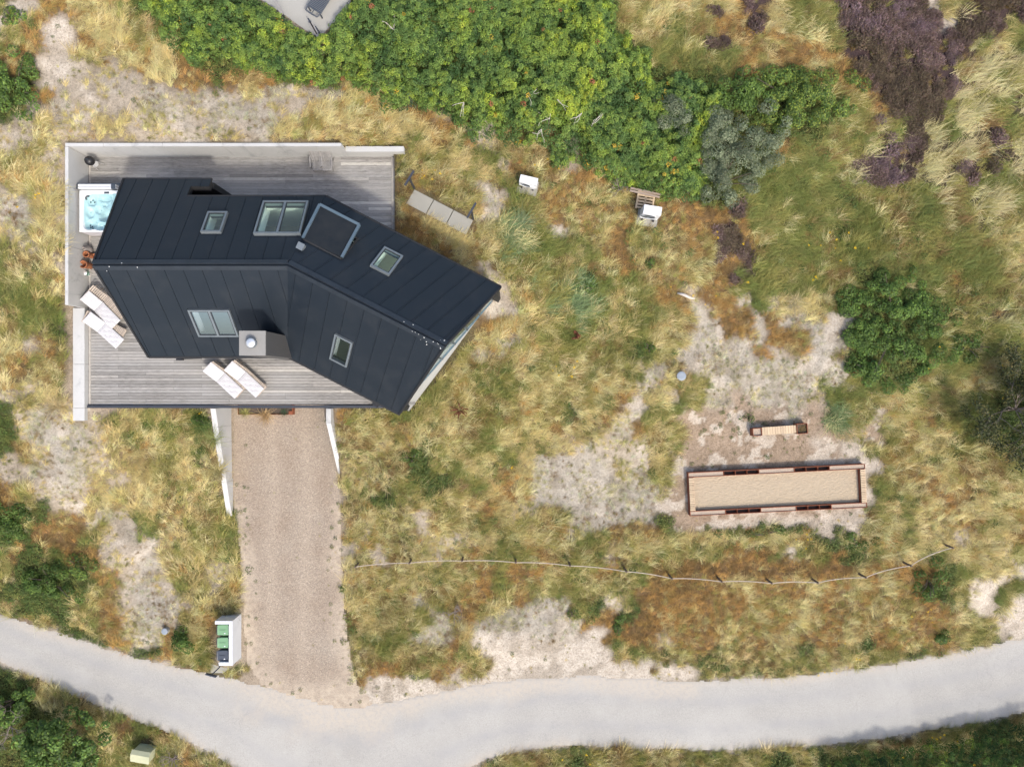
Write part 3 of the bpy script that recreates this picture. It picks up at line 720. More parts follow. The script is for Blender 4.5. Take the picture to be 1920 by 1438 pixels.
# ridge capping, eaves trims and gutters
m2 = MB()
for S1, S2, A, B in ((WN, WS, rW, rB), (EN, ES, rB, rE)):
    for S in (S1, S2):
        u0, v0 = S.uv(A); u1, v1 = S.uv(B)
        m2.slab([S.pt((u0 - .02, 0), .085), S.pt((u1, 0), .085), S.pt((u1 + (.03 if S in (EN, ES) else 0), .2), .085), S.pt((u0, .2), .085)], S.n, .045)
roof_part(m2, 'ridge_cap', M['ridge'])
for nm, S, A, B in (('gutter', WS, sW, sB), ('gutter', ES, sB, sE), ('gutter', EN, nB, nE), ('gutter', WN, WN.pt((u350, step_v)), nB), ('gutter', WN, WN.pt((uw(vN), vN)), WN.pt((u395, vN)))):
    out = S.v.copy(); out.z = 0; out.normalize()
    m2 = MB(); m2.tube([A + out * .05 + Vector((0, 0, -.06)), B + out * .05 + Vector((0, 0, -.06))], .065, 10); roof_part(m2, nm, M['cladding'])
for A, B in ((rW, sW), (rW, WN.pt((uw(vN), vN))), (rE, sE), (rE, nE)):
    m2 = MB(); m2.bar(A + Vector((0, 0, -.06)), B + Vector((0, 0, -.06)), .07, .26); roof_part(m2, 'verge_board', M['cladding'])
for px, py, S in ((335, 667, WS), (703, 753, ES)):
    c = Vector(P(px, py, ZS)); m2 = MB(); m2.box((c.x, c.y - .12, ZS - .12), (.28, .16, .14), 0 if S is WS else -math.radians(27)); m2.tube([(c.x, c.y - .12, ZS - .19), (c.x, c.y - .02, DZ + .02)], .04, 8)
    m2.build('downpipe', M['black'], H, world=True)
# bird lime near the ridge ends
m2 = MB(); rr = random.Random(3)
for i in range(22):
    if i < 18: base = rE + (rB - rE).normalized() * abs(rr.gauss(0, 1.3)); S = rr.choice((EN, ES, ES))
    else: base = rW + Vector((abs(rr.gauss(0, .9)) + .05, 0, 0)); S = rr.choice((WN, WS))
    p = base + S.v * abs(rr.gauss(.03, .12)) + S.n * .092
    r_ = rr.uniform(.008, .026)
    m2.slab([p + (S.u * math.cos(a_) + S.v * math.sin(a_) * rr.uniform(.8, 1.3)) * r_ for a_ in np.linspace(0, 2 * math.pi, 7)[:-1]], S.n, .008)
tag(roof_part(m2, 'bird_droppings', M['birdlime']), kind='stuff')

# skylights
for k, pts, h, n, gl, lab in SKY:
    S = SL[k][0]; u0, u1, v0, v1 = rect_of(S, pts, h); fw = .075
    m2 = MB()
    def ring(a0, a1, b0, b1, w_, top, t_):
        for q in ([(a0, b0), (a1, b0), (a1, b0 + w_), (a0, b0 + w_)], [(a0, b1 - w_), (a1, b1 - w_), (a1, b1), (a0, b1)], [(a0, b0 + w_), (a0 + w_, b0 + w_), (a0 + w_, b1 - w_), (a0, b1 - w_)], [(a1 - w_, b0 + w_), (a1, b0 + w_), (a1, b1 - w_), (a1 - w_, b1 - w_)]):
            m2.slab([S.pt(p, top) for p in q], S.n, t_)
    ring(u0, u1, v0, v1, fw, h, h + .05)
    us = [u0 + fw + (u1 - u0 - 2 * fw) * i / n for i in range(n + 1)]
    for um in us[1:-1]: m2.slab([S.pt(p, h - .005) for p in ((um - .045, v0 + fw), (um + .045, v0 + fw), (um + .045, v1 - fw), (um - .045, v1 - fw))], S.n, .12)
    sky_o = m2.build('skylight', M['wframe'], H, world=True); sky_o['label'] = lab
    def sub(m3, nm, mt):
        ob = m3.build(nm, mt, None)
        for v in ob.data.vertices: v.co -= Vector(H.location)
        ob.parent = sky_o; return ob
    for i in range(n):
        a0 = us[i] + (.045 if i else 0); a1 = us[i + 1] - (.045 if i < n - 1 else 0)
        m2 = MB(); ring(a0, a1, v0 + fw, v1 - fw, .035, h - .02, .05); sub(m2, 'sash', M['wdark'])
        m3 = MB(); m3.add([S.pt(p, h - .045) for p in ((a0 + .035, v0 + fw + .035), (a1 - .035, v0 + fw + .035), (a1 - .035, v1 - fw - .035), (a0 + .035, v1 - fw - .035))], [(0, 1, 2, 3)])
        sub(m3, 'pane', M['glass' + gl])
    # white lining of the light well: down through the roof build-up
    m3 = MB(); t = .03
    zb = .75
    for (A, B) in (((u0, v0), (u1, v0)), ((u0, v1), (u1, v1)), ((u0, v0), (u0, v1)), ((u1, v0), (u1, v1))):
        a3, b3 = S.pt(A, -.05), S.pt(B, -.05)
        inn = (S.pt(((u0 + u1) / 2, (v0 + v1) / 2)) - (a3 + b3) / 2).normalized() * t
        dn = Vector((0, 0, -zb))
        m3.add([a3, b3, b3 + dn, a3 + dn, a3 + inn, b3 + inn, b3 + inn + dn, a3 + inn + dn], [(0, 1, 2, 3), (7, 6, 5, 4), (0, 4, 5, 1), (3, 2, 6, 7), (0, 3, 7, 4), (1, 5, 6, 2)])
    sub(m3, 'lining', M['white_in'])
# raised roof hatch: hinged on the ridge side, propped open to the north-east
L3 = [EN.pt(lidq[0], .8), EN.pt(lidq[1], .8), EN.pt(lidq[2], .14), EN.pt(lidq[3], .14)]
ln = (L3[1] - L3[0]).cross(L3[3] - L3[0]).normalized(); ln = ln if ln.z > 0 else -ln
m2 = MB(); m2.slab(L3, ln, .06); hat = m2.build('roof_hatch', M['lid'], H, world=True); hat['label'] = 'dark roof hatch propped open beside the large skylight'
m2 = MB()
for A, B in ((L3[3], L3[0]), (L3[0], L3[1]), (L3[1], L3[2])):
    m2.bar(A + ln * .01, B + ln * .01, .11, .12)
ob = m2.build('hatch_frame', M['wframe2'], None)
for v in ob.data.vertices: v.co -= Vector(H.location)
ob.parent = hat
m2 = MB(); u0, u1, v0, v1 = lidr
for (A, B) in (((u0, v0), (u1, v0)), ((u0, v1), (u1, v1)), ((u0, v0), (u0, v1)), ((u1, v0), (u1, v1))):
    m2.bar(EN.pt(A, .02), EN.pt(B, .02), .06, .2)
m2.bar(EN.pt((u1 - .1, v0 + .3), .1), EN.pt((u1 - .1, v0 + .5), .22), .03)
ob = m2.build('hatch_curb', M['cladding'], None)
for v in ob.data.vertices: v.co -= Vector(H.location)
ob.parent = hat
m2 = MB()
m2.slab([EN.pt((u0, v0), -.27), EN.pt((u1, v0), -.27), EN.pt((u1, v1), -.27), EN.pt((u0, v1), -.27)], EN.n, .03)
ob = m2.build('hatch_shade_sheet', M['dark'], None)  # added black sheet painting the shade inside the open hatch
for v in ob.data.vertices: v.co -= Vector(H.location)
ob.parent = hat
# little grey vent hood on the bend of the roof
uvv = EN.pix(565, 462, .15); c = EN.pt(uvv, .12)
m2 = MB(); m2.box(c, (.24, .24, .26), -math.radians(27)); m2.box(c + Vector((0, 0, .14)), (.28, .28, .03), -math.radians(27)); m2.build('vent_hood', M['wframe'], H, world=True)
# chimney
ZC = 8.0
ct = [P(449, 621, ZC), P(497, 621, ZC), P(497, 666, ZC), P(449, 666, ZC)]
cx0, cx1 = ct[0][0], ct[1][0]; cy1, cy0 = ct[0][1], ct[2][1]
m2 = MB(); m2.prism([(cx0, cy0), (cx1, cy0), (cx1, cy1), (cx0, cy1)], DZ, ZC - .06)
chim = m2.build('chimney', M['tile'], H, world=True); chim['label'] = 'slate clad chimney with flat grey top'
def chim_part(m3, nm, mt, **k):
    ob = m3.build(nm, mt, None, **k)
    for v in ob.data.vertices: v.co -= Vector(H.location)
    ob.parent = chim
m3 = MB(); m3.box(((cx0 + cx1) / 2, (cy0 + cy1) / 2, ZC - .03), (cx1 - cx0 + .03, cy1 - cy0 + .03, .06)); chim_part(m3, 'chimney_top', M['chimc'])
fx, fy, _ = P(471, 643, ZC + .15)
m3 = MB(); m3.lathe([(.19, -.02), (.19, .16), (.21, .17), (.21, .19), (.165, .19), (.165, .12), (0, .12)], (fx, fy, ZC), 28); chim_part(m3, 'flue', M['wframe'], smooth=False)
m3 = MB(); m3.lathe([(.0, .0), (.19, .0), (.175, .03), (.12, .065), (0, .085)], (fx, fy, ZC + .22), 28); chim_part(m3, 'flue_cap', M['flue'], smooth=True)
for a_ in range(3): m3 = MB(); m3.bar((fx + .15 * math.cos(a_ * 2.1), fy + .15 * math.sin(a_ * 2.1), ZC + .12), (fx + .15 * math.cos(a_ * 2.1), fy + .15 * math.sin(a_ * 2.1), ZC + .23), .02); chim_part(m3, 'cap_strut', M['wframe'])
# flashing at the chimney's foot on the angled wing
# walls: inset from the eaves, following the plan
def lerp(a, b, t): return a + (b - a) * t
def roofz(x, y):
    a, b, c, d_ = [S.o.z - (S.n.x * (x - S.o.x) + S.n.y * (y - S.o.y)) / S.n.z for S in (WN, EN, WS, ES)]
    return min(a, b, max(c, d_))              # hip on the north side, valley on the south side
un = Vector((rE.x - rB.x, rE.y - rB.y, 0)).normalized(); pn = Vector((-un.y, un.x, 0))
ins = .30
wp = [Vector((sW.x + .45, sW.y + ins, 0)), Vector((sB.x + .07, sB.y + ins, 0)), sE + pn * ins - un * .33 + Vector((0, 0, 0)), nE - pn * ins - un * .33, Vector((nB.x - .07, nB.y - ins, 0)), Vector((rW.x - .42 + .5, nB.y - ins, 0))]
wp = [(p.x, p.y) for p in wp]
def wall_ring(poly, t, z0, zt, name, mat, openE=False):
    m2 = MB(); n = len(poly)
    for i in range(n):
        if openE and i == 2: continue
        A = Vector((*poly[i], 0)); B = Vector((*poly[(i + 1) % n], 0)); d = (B - A).normalized(); nn = Vector((-d.y, d.x, 0)) * t
        L = (B - A).length; k = max(1, int(L / .7))
        for j in range(k):
            a = A + d * (L * j / k); b = A + d * (L * (j + 1) / k)
            za, zb_ = min(roofz(a.x, a.y), roofz(a.x + nn.x, a.y + nn.y)) - .33, min(roofz(b.x, b.y), roofz(b.x + nn.x, b.y + nn.y)) - .33
            vs_ = [(a.x, a.y, z0), (b.x, b.y, z0), (b.x + nn.x, b.y + nn.y, z0), (a.x + nn.x, a.y + nn.y, z0), (a.x, a.y, za), (b.x, b.y, zb_), (b.x + nn.x, b.y + nn.y, zb_), (a.x + nn.x, a.y + nn.y, za)]
            m2.add(vs_, [(3, 2, 1, 0), (4, 5, 6, 7), (0, 1, 5, 4), (2, 3, 7, 6)] + ([(3, 0, 4, 7)] if j == 0 else []) + ([(1, 2, 6, 5)] if j == k - 1 else []))
    return m2.build(name, mat, H, world=True)
wall_ring(wp, .10, 0.0, None, 'outer_wall', M['cladding'], openE=True)
cwx = sum(p[0] for p in wp) / len(wp); cwy = sum(p[1] for p in wp) / len(wp)
wp_in = []
for i in range(len(wp)):
    A = Vector((*wp[i - 1], 0)); Bv = Vector((*wp[i], 0)); C = Vector((*wp[(i + 1) % len(wp)], 0))
    n1 = Vector((-(Bv - A).y, (Bv - A).x, 0)).normalized(); n2 = Vector((-(C - Bv).y, (C - Bv).x, 0)).normalized()
    bis = (n1 + n2).normalized(); wp_in.append(tuple((Bv + bis * (.13 / max(.3, bis.dot(n1))))[:2]))
wall_ring(wp_in, .05, DZ, None, 'inner_wall', M['white_in'], openE=True)
m2 = MB(); m2.prism(wp_in, DZ - .1, DZ + .06); m2.build('oak_floor', M['floor_in'], H, world=True)
# interior: partition, stair and table seen through the large skylight
m2 = MB(); m2.box((-11.9, 5.6, DZ + 1.4), (.1, 4.2, 2.6)); m2.build('partition_wall', M['white_in'], H, world=True); m2 = MB(); m2.box((-7.6, 5.2, DZ + 1.4), (.1, 3.6, 2.6), -.2); m2.build('partition_wall', M['white_in'], H, world=True)
m2 = MB()
for i in range(7): m2.box((-11.3, 5.2 + .24 * i, DZ + .25 + .19 * i), (.9, .26, .05))
m2.bar((-10.85, 5.1, DZ + .2), (-10.85, 6.8, DZ + 1.5), .06, .2); m2.build('staircase', M['furn'], H, world=True)
m2 = MB(); m2.box((-9.3, 6.3, DZ + .75), (1.7, .9, .05))
for sx in (-.75, .75):
    for sy in (-.35, .35): m2.box((-9.3 + sx, 6.3 + sy, DZ + .39), (.07, .07, .68))
m2.build('table', M['furn'], H, world=True)
# glazed east gable
A = Vector((wp[2][0], wp[2][1], 0)); B = Vector((wp[3][0], wp[3][1], 0)); d = (B - A).normalized(); Lg = (B - A).length; nn = Vector((d.y, -d.x, 0))
fr = MB(); ng = 7
for i in range(ng + 1):
    p = A + d * (Lg * i / ng); p = p + d * (.05 if i == 0 else -.05 if i == ng else 0)
    fr.bar((p.x, p.y, DZ - .1), (p.x, p.y, roofz(p.x, p.y) - .3), .09, .12)
fr.bar((A.x, A.y, DZ), (B.x, B.y, DZ), .1, .16); fr.bar((A.x, A.y, DZ + 2.15), (B.x, B.y, DZ + 2.15), .08, .1)
gw = fr.build('gable_window', M['wframe2'], H, world=True)
for i in range(ng):
    p = A + d * (Lg * (i + .04) / ng); q = A + d * (Lg * (i + .96) / ng)
    for z0, z1 in ((DZ + .09, DZ + 2.09), (DZ + 2.21, None)):
        zp, zq = (z1, z1) if z1 else (roofz(p.x, p.y) - .35, roofz(q.x, q.y) - .35)
        if zp - z0 < .05 or zq - z0 < .05: continue
        m3 = MB(); o3 = nn * .012; Vv = [Vector((p.x, p.y, z0)), Vector((q.x, q.y, z0)), Vector((q.x, q.y, zq)), Vector((p.x, p.y, zp))]
        m3.add([v - o3 for v in Vv] + [v + o3 for v in Vv], [(0, 1, 2, 3), (7, 6, 5, 4), (0, 4, 5, 1), (1, 5, 6, 2), (2, 6, 7, 3), (3, 7, 4, 0)])
        ob = m3.build('pane', M['glassN'], None)
        for v in ob.data.vertices: v.co -= Vector(H.location)
        ob.parent = gw
# side cheeks that carry the eaves past the glazing and the concrete ledge along the gable foot
for Q, pp in ((sE, 1), (nE, -1)):
    m2 = MB(); q = Q + pn * (.16 * pp); m2.bar((q.x - un.x * .65, q.y - un.y * .65, (DZ + roofz(q.x, q.y)) / 2 - .2), (q.x - un.x * .02, q.y - un.y * .02, (DZ + roofz(q.x, q.y)) / 2 - .2), .22, roofz(q.x, q.y) - DZ - .35); m2.build('gable_cheek', M['cladding'], H, world=True)
e0 = Vector((*P(766, 771, DZ)[:2], 0)); e1 = Vector((*P(929, 553, DZ)[:2], 0)); de = (e1 - e0).normalized(); ne = Vector((de.y, -de.x, 0))
m2 = MB(); m2.prism([tuple((e0)[:2]), tuple((e1)[:2]), tuple((e1 - ne * .62)[:2]), tuple((e0 - ne * .62)[:2])], 0.0, DZ - .02); m2.build('gable_ledge', M['concrete2'], H, world=True)
# outdoor shower screen
X0 = WN.pt((uw(vN), vN)).x + .35; X1 = WN.pt((u395, vN)).x; Yn = WN.pt((u395, vN)).y; zt = WN.pt((u395, vN)).z - .27
m2 = MB(); m2.box(((X0 + X1) / 2, Yn - .17, (DZ + zt) / 2), (X1 - X0, .26, zt - DZ)); m2.box((X0 + .1, (Yn - .3 + wp[5][1]) / 2, (DZ + zt) / 2), (.2, Yn - .3 - wp[5][1], zt - DZ)); m2.build('shower_screen', M['cladding'], H, world=True)
m2 = MB(); xs, ys = P(383, 366, 4.6)[:2]; m2.tube([(xs - .3, wp[5][1] + .02, 4.55), (xs - .3, wp[5][1] + .25, 4.62), (xs - .12, wp[5][1] + .5, 4.6)], .016, 8); m2.lathe([(.02, .05), (.09, .01), (.09, -.01), (0, -.01)], (xs - .12, wp[5][1] + .5, 4.55), 16); m2.build('shower_head', M['flue'], H, world=True)
# basement under the terrace
m2 = MB(); m2.prism([(-20.0, -.75), (-6.0, -.75), (-6.0, -.55), (-20.0, -.55)], -.05, DZ - .12); m2.build('basement_wall', M['concrete2'], H, world=True)
m2 = MB()
for i in range(5): m2.box((-11.4, -.78, .22 + .42 * i), (4.4, .05, .40))
m2.build('garage_door', M['steel'], H, world=True)

# ------------------------------------------------------------------ terrace deck
D = thing('wooden_deck', 'grey weathered plank terrace around the black house', 'deck', (-13, 5, DZ))
BW = .142; meshes = {}
def plank(x0, x1, yc):
    L = round(x1 - x0, 2)
    if L < .08: return
    if L not in meshes:
        m2 = MB(); m2.box((0, 0, -.014), (L - .006, BW - .012, .028)); meshes[L] = m2.mesh('plank', M['plank'])
    o = bpy.data.objects.new('plank', meshes[L]); COL.objects.link(o); o.parent = D
    o.location = ((x0 + x1) / 2 - D.location.x, yc - D.location.y, random.uniform(-.0015, .0015))
inner = [(p[0], p[1]) for p in wp]
y = -1.02 + BW / 2; row = 0; nplank = 0
while y < 10.70:
    xa, xb = -19.98, (-5.72 if y > 5.0 else -4.6)
    if y < 5: xb = min(xb, sE.x + .35 + (y - sE.y) * .8)
    # interval hidden under the house body is left out
    xs_ = np.arange(xa, xb, .05); hid = inpoly(xs_, np.full(xs_.shape, y), inner)
    spans = []; cur = xa
    if hid.any():
        h0, h1 = xs_[hid][0], xs_[hid][-1]
        spans = [(xa, h0), (h1, xb)] if y > 5 or h1 < xb - .3 else [(xa, h0)]
        if y < 5: spans = [(xa, h0)]
    else: spans = [(xa, xb)]
    for a, b in spans:
        j = -20.0 + 1.32 * ((row % 3) + 1)
        cuts = [a]; c = j
        while c < b - .3:
            if c > a + .3: cuts.append(c)
            c += 1.32 * random.choice((3, 3, 4))
        cuts.append(b)
        for p, q in zip(cuts[:-1], cuts[1:]): plank(p, q, y); nplank += 1
    y += BW; row += 1
print('planks', nplank)
m2 = MB(); m2.box((-20.03, 4.85, DZ - .02), (.09, 11.7, .05)); m2.build('edge_board', M['trim'], D, world=True); m2 = MB(); m2.box((-5.64, 8.7, DZ - .03), (.15, 4.05, .07)); m2.box((-5.555, 8.7, DZ - .2), (.03, 4.05, .36)); m2.build('edge_board', M['trim'], D, world=True)
m2 = MB(); m2.box((-13.05, -1.10, DZ + .03), (14.2, .12, .16)); m2.box((-13.05, -1.15, DZ - .2), (14.2, .03, .44)); m2.build('edge_upstand', M['steel'], D, world=True)
m2 = MB(); m2.box((-12.5, -.62, DZ - .15), (15, .1, .2))
for yy in np.arange(.5, 10.6, 1.3): m2.box((-18.3 if 1 < yy < 8 else -12.7, yy, DZ - .11), (3.4 if 1 < yy < 8 else 14.4, .08, .16))
m2.build('joist', M['oldwood'], D, world=True)
m2 = MB(); m2.box((-12.8, 4.8, DZ - .3), (14.3, 11.6, .06)); m2.build('membrane', M['dark'], D, world=True)

# ------------------------------------------------------------------ retaining walls
def wall_thing(name, label, panels, mat=M['concrete'], loc=None, gap=.012):
    loc = loc or panels[0][0:2] + (0,)
    t = thing(name, label, 'wall', loc)
    for p in panels:
        m2 = MB(); m2.prism(p[2], p[3], p[4]); m2.build('wall_panel', mat, t, world=True)
    return t
def rect(x0, x1, y0, y1): return [(x0, y0), (x1, y0), (x1, y1), (x0, y1)]
ZW = 3.8
xe = P(640, 276, ZW)[0]
pan = []
cuts = [-20.26] + [P(a, 276, ZW)[0] for a in (194, 305, 418, 523)] + [xe]
for a, b in zip(cuts[:-1], cuts[1:]): pan.append((a, 10.74, rect(a + .008, b - .008, 10.74, 10.89), 0.5, ZW))
wall_thing('retaining_wall', 'tall pale concrete wall holding back the dune along the north deck', pan, loc=(-14, 10.8, DZ))
xl = P(757, 285, 3.05)[0]
pan = [(0, 0, rect(xe + .006, xl, 10.74, 10.99), 0.5, 3.05)]
wall_thing('low_wall', 'low white concrete wall ending beyond the deck corner', pan, loc=(xe + 1, 10.8, DZ))
ys_ = [10.73, P(124, 349, ZW)[1], P(124, 461, ZW)[1], P(124, 572, ZW)[1]]
pan = [(0, 0, rect(-20.26, -20.11, b + .008, a - .008), 0.5, ZW) for a, b in zip(ys_[:-1], ys_[1:])]
wall_thing('retaining_wall', 'tall stained concrete wall west of the hot tub', pan, loc=(-20.2, 7, DZ))
yl = [ys_[-1] - .004, P(150, 683, 2.6)[1], P(150, 765, 2.6)[1], P(150, 789, 2.6)[1]]
pan = [(0, 0, rect(-20.64, -20.10, b + .006, a - .006), 0.0, 2.6) for a, b in zip(yl[:-1], yl[1:])]
wall_thing('low_wall', 'broad low concrete wall beside the white loungers', pan, loc=(-20.4, 1, DZ))
# wing walls of the drive with sloping tops
def wing(name, label, x0, x1, ya, yb, za, zb, cuts):
    t = thing(name, label, 'wall', ((x0 + x1) / 2, (ya + yb) / 2, 0))
    zf = lambda x, y: (za if y > ya else za + (zb - za) * (ya - y) / (ya - yb))
    ys2 = [-1.19] + cuts + [yb]
    for a, b in zip(ys2[:-1], ys2[1:]):
        m2 = MB(); m2.prism(rect(x0, x1, b + .005, a - .005), -.1, zf); m2.build('wall_panel', M['concrete'], t, world=True)
xL = -523 * 36 / FPX
wing('wing_wall', 'long tapering concrete wall west of the gravel drive', xL - .25, xL, -1.3, P(437, 966, 0)[1], 2.12, .16, [P(437, 800, 1.5)[1], P(437, 830, 1.2)[1], P(437, 903, .6)[1]])
xR = -325 * 36 / FPX
wing('wing_wall', 'short tapering concrete wall east of the gravel drive', xR, xR + .22, -1.85, P(637, 889, 0)[1], 2.42, .05, [-1.86])
m2 = MB(); m2.prism(rect(xR - .5, xR - .02, -2.05, -1.2), 0, .55); o = m2.build('concrete_plinth', M['concrete2'], bevel=.01); tag(o, 'short concrete block at the foot of the terrace wall', 'block')

# ------------------------------------------------------------------ furniture on the terrace
def axis_place(head, foot, z):
    a = Vector(P(*head, z)); b = Vector(P(*foot, z)); d = b - a
    return a, math.atan2(d.y, d.x), d.length
slat_m = MB().box((0, 0, 0), (.062, .58, .018)).mesh('slat', M['teak'])
def lounger(label, head, foot, group):
    a, rz, L = axis_place(head, foot, DZ + .32)
    t = thing('sun_lounger', label, 'sun lounger', (a.x, a.y, DZ), rz, group)
    m2 = MB()
    for s in (-1, 1): m2.box((1.0, s * .30, .29), (1.92, .035, .07))
    m2.box((.05, 0, .29), (.035, .58, .07)); m2.box((1.95, 0, .29), (.035, .58, .07)); m2.build('frame', M['teak'], t)
    for sx in (.22, 1.75):
        for s in (-1, 1): MB().box((sx, s * .30, .135), (.06, .03, .27)).build('leg', M['teak'], t)
    for i in range(15):
        o = bpy.data.objects.new('slat', slat_m); COL.objects.link(o); o.parent = t; o.location = (.78 + i * .08, 0, .335)
    bk = MB()
    for s in (-1, 1): bk.bar((.74, s * .27, .325), (.08, s * .27, .60), .035, .03)
    bk = bk.build('backrest', M['teak'], t)
    for i in range(8):
        o = bpy.data.objects.new('slat', slat_m); COL.objects.link(o); o.parent = bk
        f = i / 7; o.location = (.70 - f * .58, 0, .36 + f * .245); o.rotation_euler = (0, math.radians(22.6), 0)
    return t
def cushion(label, head, foot, lift=0.0, raise_=True, group='white lounger cushions'):
    a, rz, L = axis_place(head, foot, DZ + .42)
    t = thing('lounger_cushion', label, 'cushion', (a.x, a.y, DZ + .35 + lift), rz, group)
    def pad(name, x0, x1, z0, z1, ex=0):
        n = 10; k = 8; vs_ = []; fs = []
        for side in (1, 0):
            for i in range(n + 1):
                for j in range(k + 1):
                    fx, fy = i / n, j / k; x = x0 + (x1 - x0) * fx; yy = -.29 + .58 * fy
                    rim = min(1, min(fx, 1 - fx) * n * .8, min(fy, 1 - fy) * k * .8)
                    tuft = .012 * math.cos(fx * math.pi * 6) * math.cos(fy * math.pi * 4)
                    th = .05 + (.02 * rim ** .5 + tuft * rim if side else 0)
                    base = z0 + (z1 - z0) * fx
                    vs_.append((x, yy, base + (th if side else 0)))
        o = (n + 1) * (k + 1)
        for i in range(n):
            for j in range(k):
                p = i * (k + 1) + j; fs.append((p, p + k + 1, p + k + 2, p + 1)); fs.append((o + p, o + p + 1, o + p + k + 2, o + p + k + 1))
        for i in range(n):
            for j0, fl in ((0, 1), (k, 0)):
                p = i * (k + 1) + j0; q = p + k + 1; fs.append((p, o + p, o + q, q) if fl else (p, q, o + q, o + p))
        for j in range(k):
            for i0, fl in ((0, 0), (n, 1)):
                p = i0 * (k + 1) + j; q = p + 1; fs.append((p, o + p, o + q, q) if fl else (p, q, o + q, o + p))
        ob = MB().add(vs_, fs).build(name, M['cushion'], t)
        st = MB()                               # stitched quilting lines lying on the cover
        for i in range(1, 12):
            f = i / 12; x = x0 + (x1 - x0) * f; st.box((x, 0, z0 + (z1 - z0) * f + .068), (.006, .54, .006))
        for j in range(1, 4):
            yy = -.29 + .58 * j / 4; st.bar((x0 + .03, yy, z0 + .066), (x1 - .03, yy, z1 + .066), .006, .006)
        st.build('stitching', M['seam'], ob)
    Lc = 1.9
    hb = .27 if raise_ else 0.0
    pad('back_pad', .02, .74, hb, 0.0); pad('seat_pad', .76, Lc, 0.0, 0.0)
    return t
lounger('pale slatted sun lounger at the house wall under a slipped cushion', (171, 542), (222, 590), 'sun loungers on the terrace')
lounger('pale slatted sun lounger askew under its cushion next to the broad low wall', (162, 592), (226, 627), 'sun loungers on the terrace')
lounger('sun lounger below the double skylight, farther from the chimney', (394, 684), (449, 733), 'sun loungers on the terrace')
lounger('sun lounger below the chimney beside its twin', (434, 681), (486, 729), 'sun loungers on the terrace')
cushion('white quilted cushion slipped off the lounger at the house wall', (164, 554), (212, 603), .02)
cushion('white quilted cushion on the askew lounger next to the broad low wall', (168, 594), (218, 639), .02)
cushion('white quilted cushion on the lounger farther from the chimney', (391.5, 687), (445, 737))
cushion('white quilted cushion on the lounger below the chimney', (431, 685), (481.5, 732))

def deck_chair(label, px, py, rz):
    x, y_, _ = P(px, py, DZ + .4)
    t = thing('deck_chair', label, 'chair', (x, y_, DZ), rz, 'grey deck chairs along the north wall')
    for i in range(7):
        xx = -.18 + .06 * i
        MB().bar((xx, -.30, .40), (xx, .08, .36), .045, .018).build('seat_slat', M['greyteak'], t)
        MB().bar((xx, .10, .37), (xx, .46, .86), .045, .018).build('back_slat', M['greyteak'], t)
    f = MB()
    for s in (-.22, .22):
        f.bar((s, -.33, .36), (s, .10, .33), .03, .05); f.bar((s, .08, .33), (s, .50, .92), .03, .04)
    f.box((0, -.32, .385), (.47, .05, .03)); f.bar((-.22, .48, .89), (.22, .48, .89), .05, .04); f.build('frame', M['greyteak'], t)
    for s in (-.24, .24):
        MB().bar((s, -.30, .0), (s, .12, .36), .03, .04).build('leg', M['greyteak'], t); MB().bar((s, .36, .0), (s, -.12, .34), .03, .04).build('leg', M['greyteak'], t)
        a = MB(); a.bar((s * 1.13, -.24, .60), (s * 1.13, .26, .60), .05, .02); a.bar((s * 1.13, -.2, .36), (s * 1.13, -.2, .6), .03, .03); a.build('armrest', M['greyteak'], t)
deck_chair('grey slatted deck chair at the north wall, farther from the low wall', 594.5, 306, .06)
deck_chair('grey slatted deck chair at the north wall, closer to the low wall', 613, 306, .03)

# kettle grill
x, y_, _ = P(167.5, 301.5, DZ + .8)
t = thing('kettle_grill', 'small black kettle grill in the corner of the concrete walls', 'grill', (x, y_, DZ))
MB().lathe([(0, .55), (.12, .57), (.19, .66), (.215, .76), (.215, .78)], n=24).build('bowl', M['black'], t, smooth=True)
lid = MB().lathe([(.22, .785), (.215, .82), (.17, .92), (.09, .97), (0, .985)], n=24).build('lid', M['black'], t, smooth=True)
MB().box((0, 0, 1.01), (.1, .025, .03)).build('handle', M['bindark'], lid)
for a_ in range(3):
    c_, s_ = math.cos(a_ * 2.094 + .4), math.sin(a_ * 2.094 + .4); MB().tube([(.13 * c_, .13 * s_, .58), (.22 * c_, .22 * s_, .0)], .012, 6).build('leg', M['flue'], t)
MB().lathe([(0, .28), (.13, .28), (.14, .30), (0, .295)], n=16).build('ash_tray', M['flue'], t)

# hot tub
tx0, ty1, _ = P(148.5, 357, 3.2); ts = 1.92
t = thing('hot_tub', 'square white hot tub with clear water at the west wall', 'hot tub', (tx0 + ts / 2, ty1 - ts / 2, DZ))
n = 72; vs_ = []; fs = []
seats = [(-.52, .50, .27, .30), (-.58, -.02, .24, .34), (-.50, -.58, .30, .30), (.02, -.66, .34, .24), (.10, .62, .40, .22), (.60, .45, .24, .42), (.60, -.50, .26, .34), (-.18, .10, .22, .26), (.1, .33, .2, .16)]
for i in range(n + 1):
    for j in range(n + 1):
        u_, v_ = (i / n - .5) * ts, (j / n - .5) * ts
        depth = 0.0
        for sx, sy, rx, ry in seats:
            q = ((u_ - sx) / rx) ** 2 + ((v_ - sy) / ry) ** 2
            depth = max(depth, .42 * (1 - min(1, q) ** 2.2))
        q = (abs(u_ - .08) / .30) ** 3 + (abs(v_ + .12) / .32) ** 3
        depth = max(depth, .78 * (1 - min(1, q) ** 5))
        body = (abs(u_) / .84) ** 5 + (abs(v_) / .84) ** 5
        depth = max(depth, .26 * (1 - min(1, body) ** 4))
        rim = max(abs(u_), abs(v_)) / (ts / 2)
        vs_.append((u_, v_, .92 - depth - (.03 if rim > .985 else 0)))
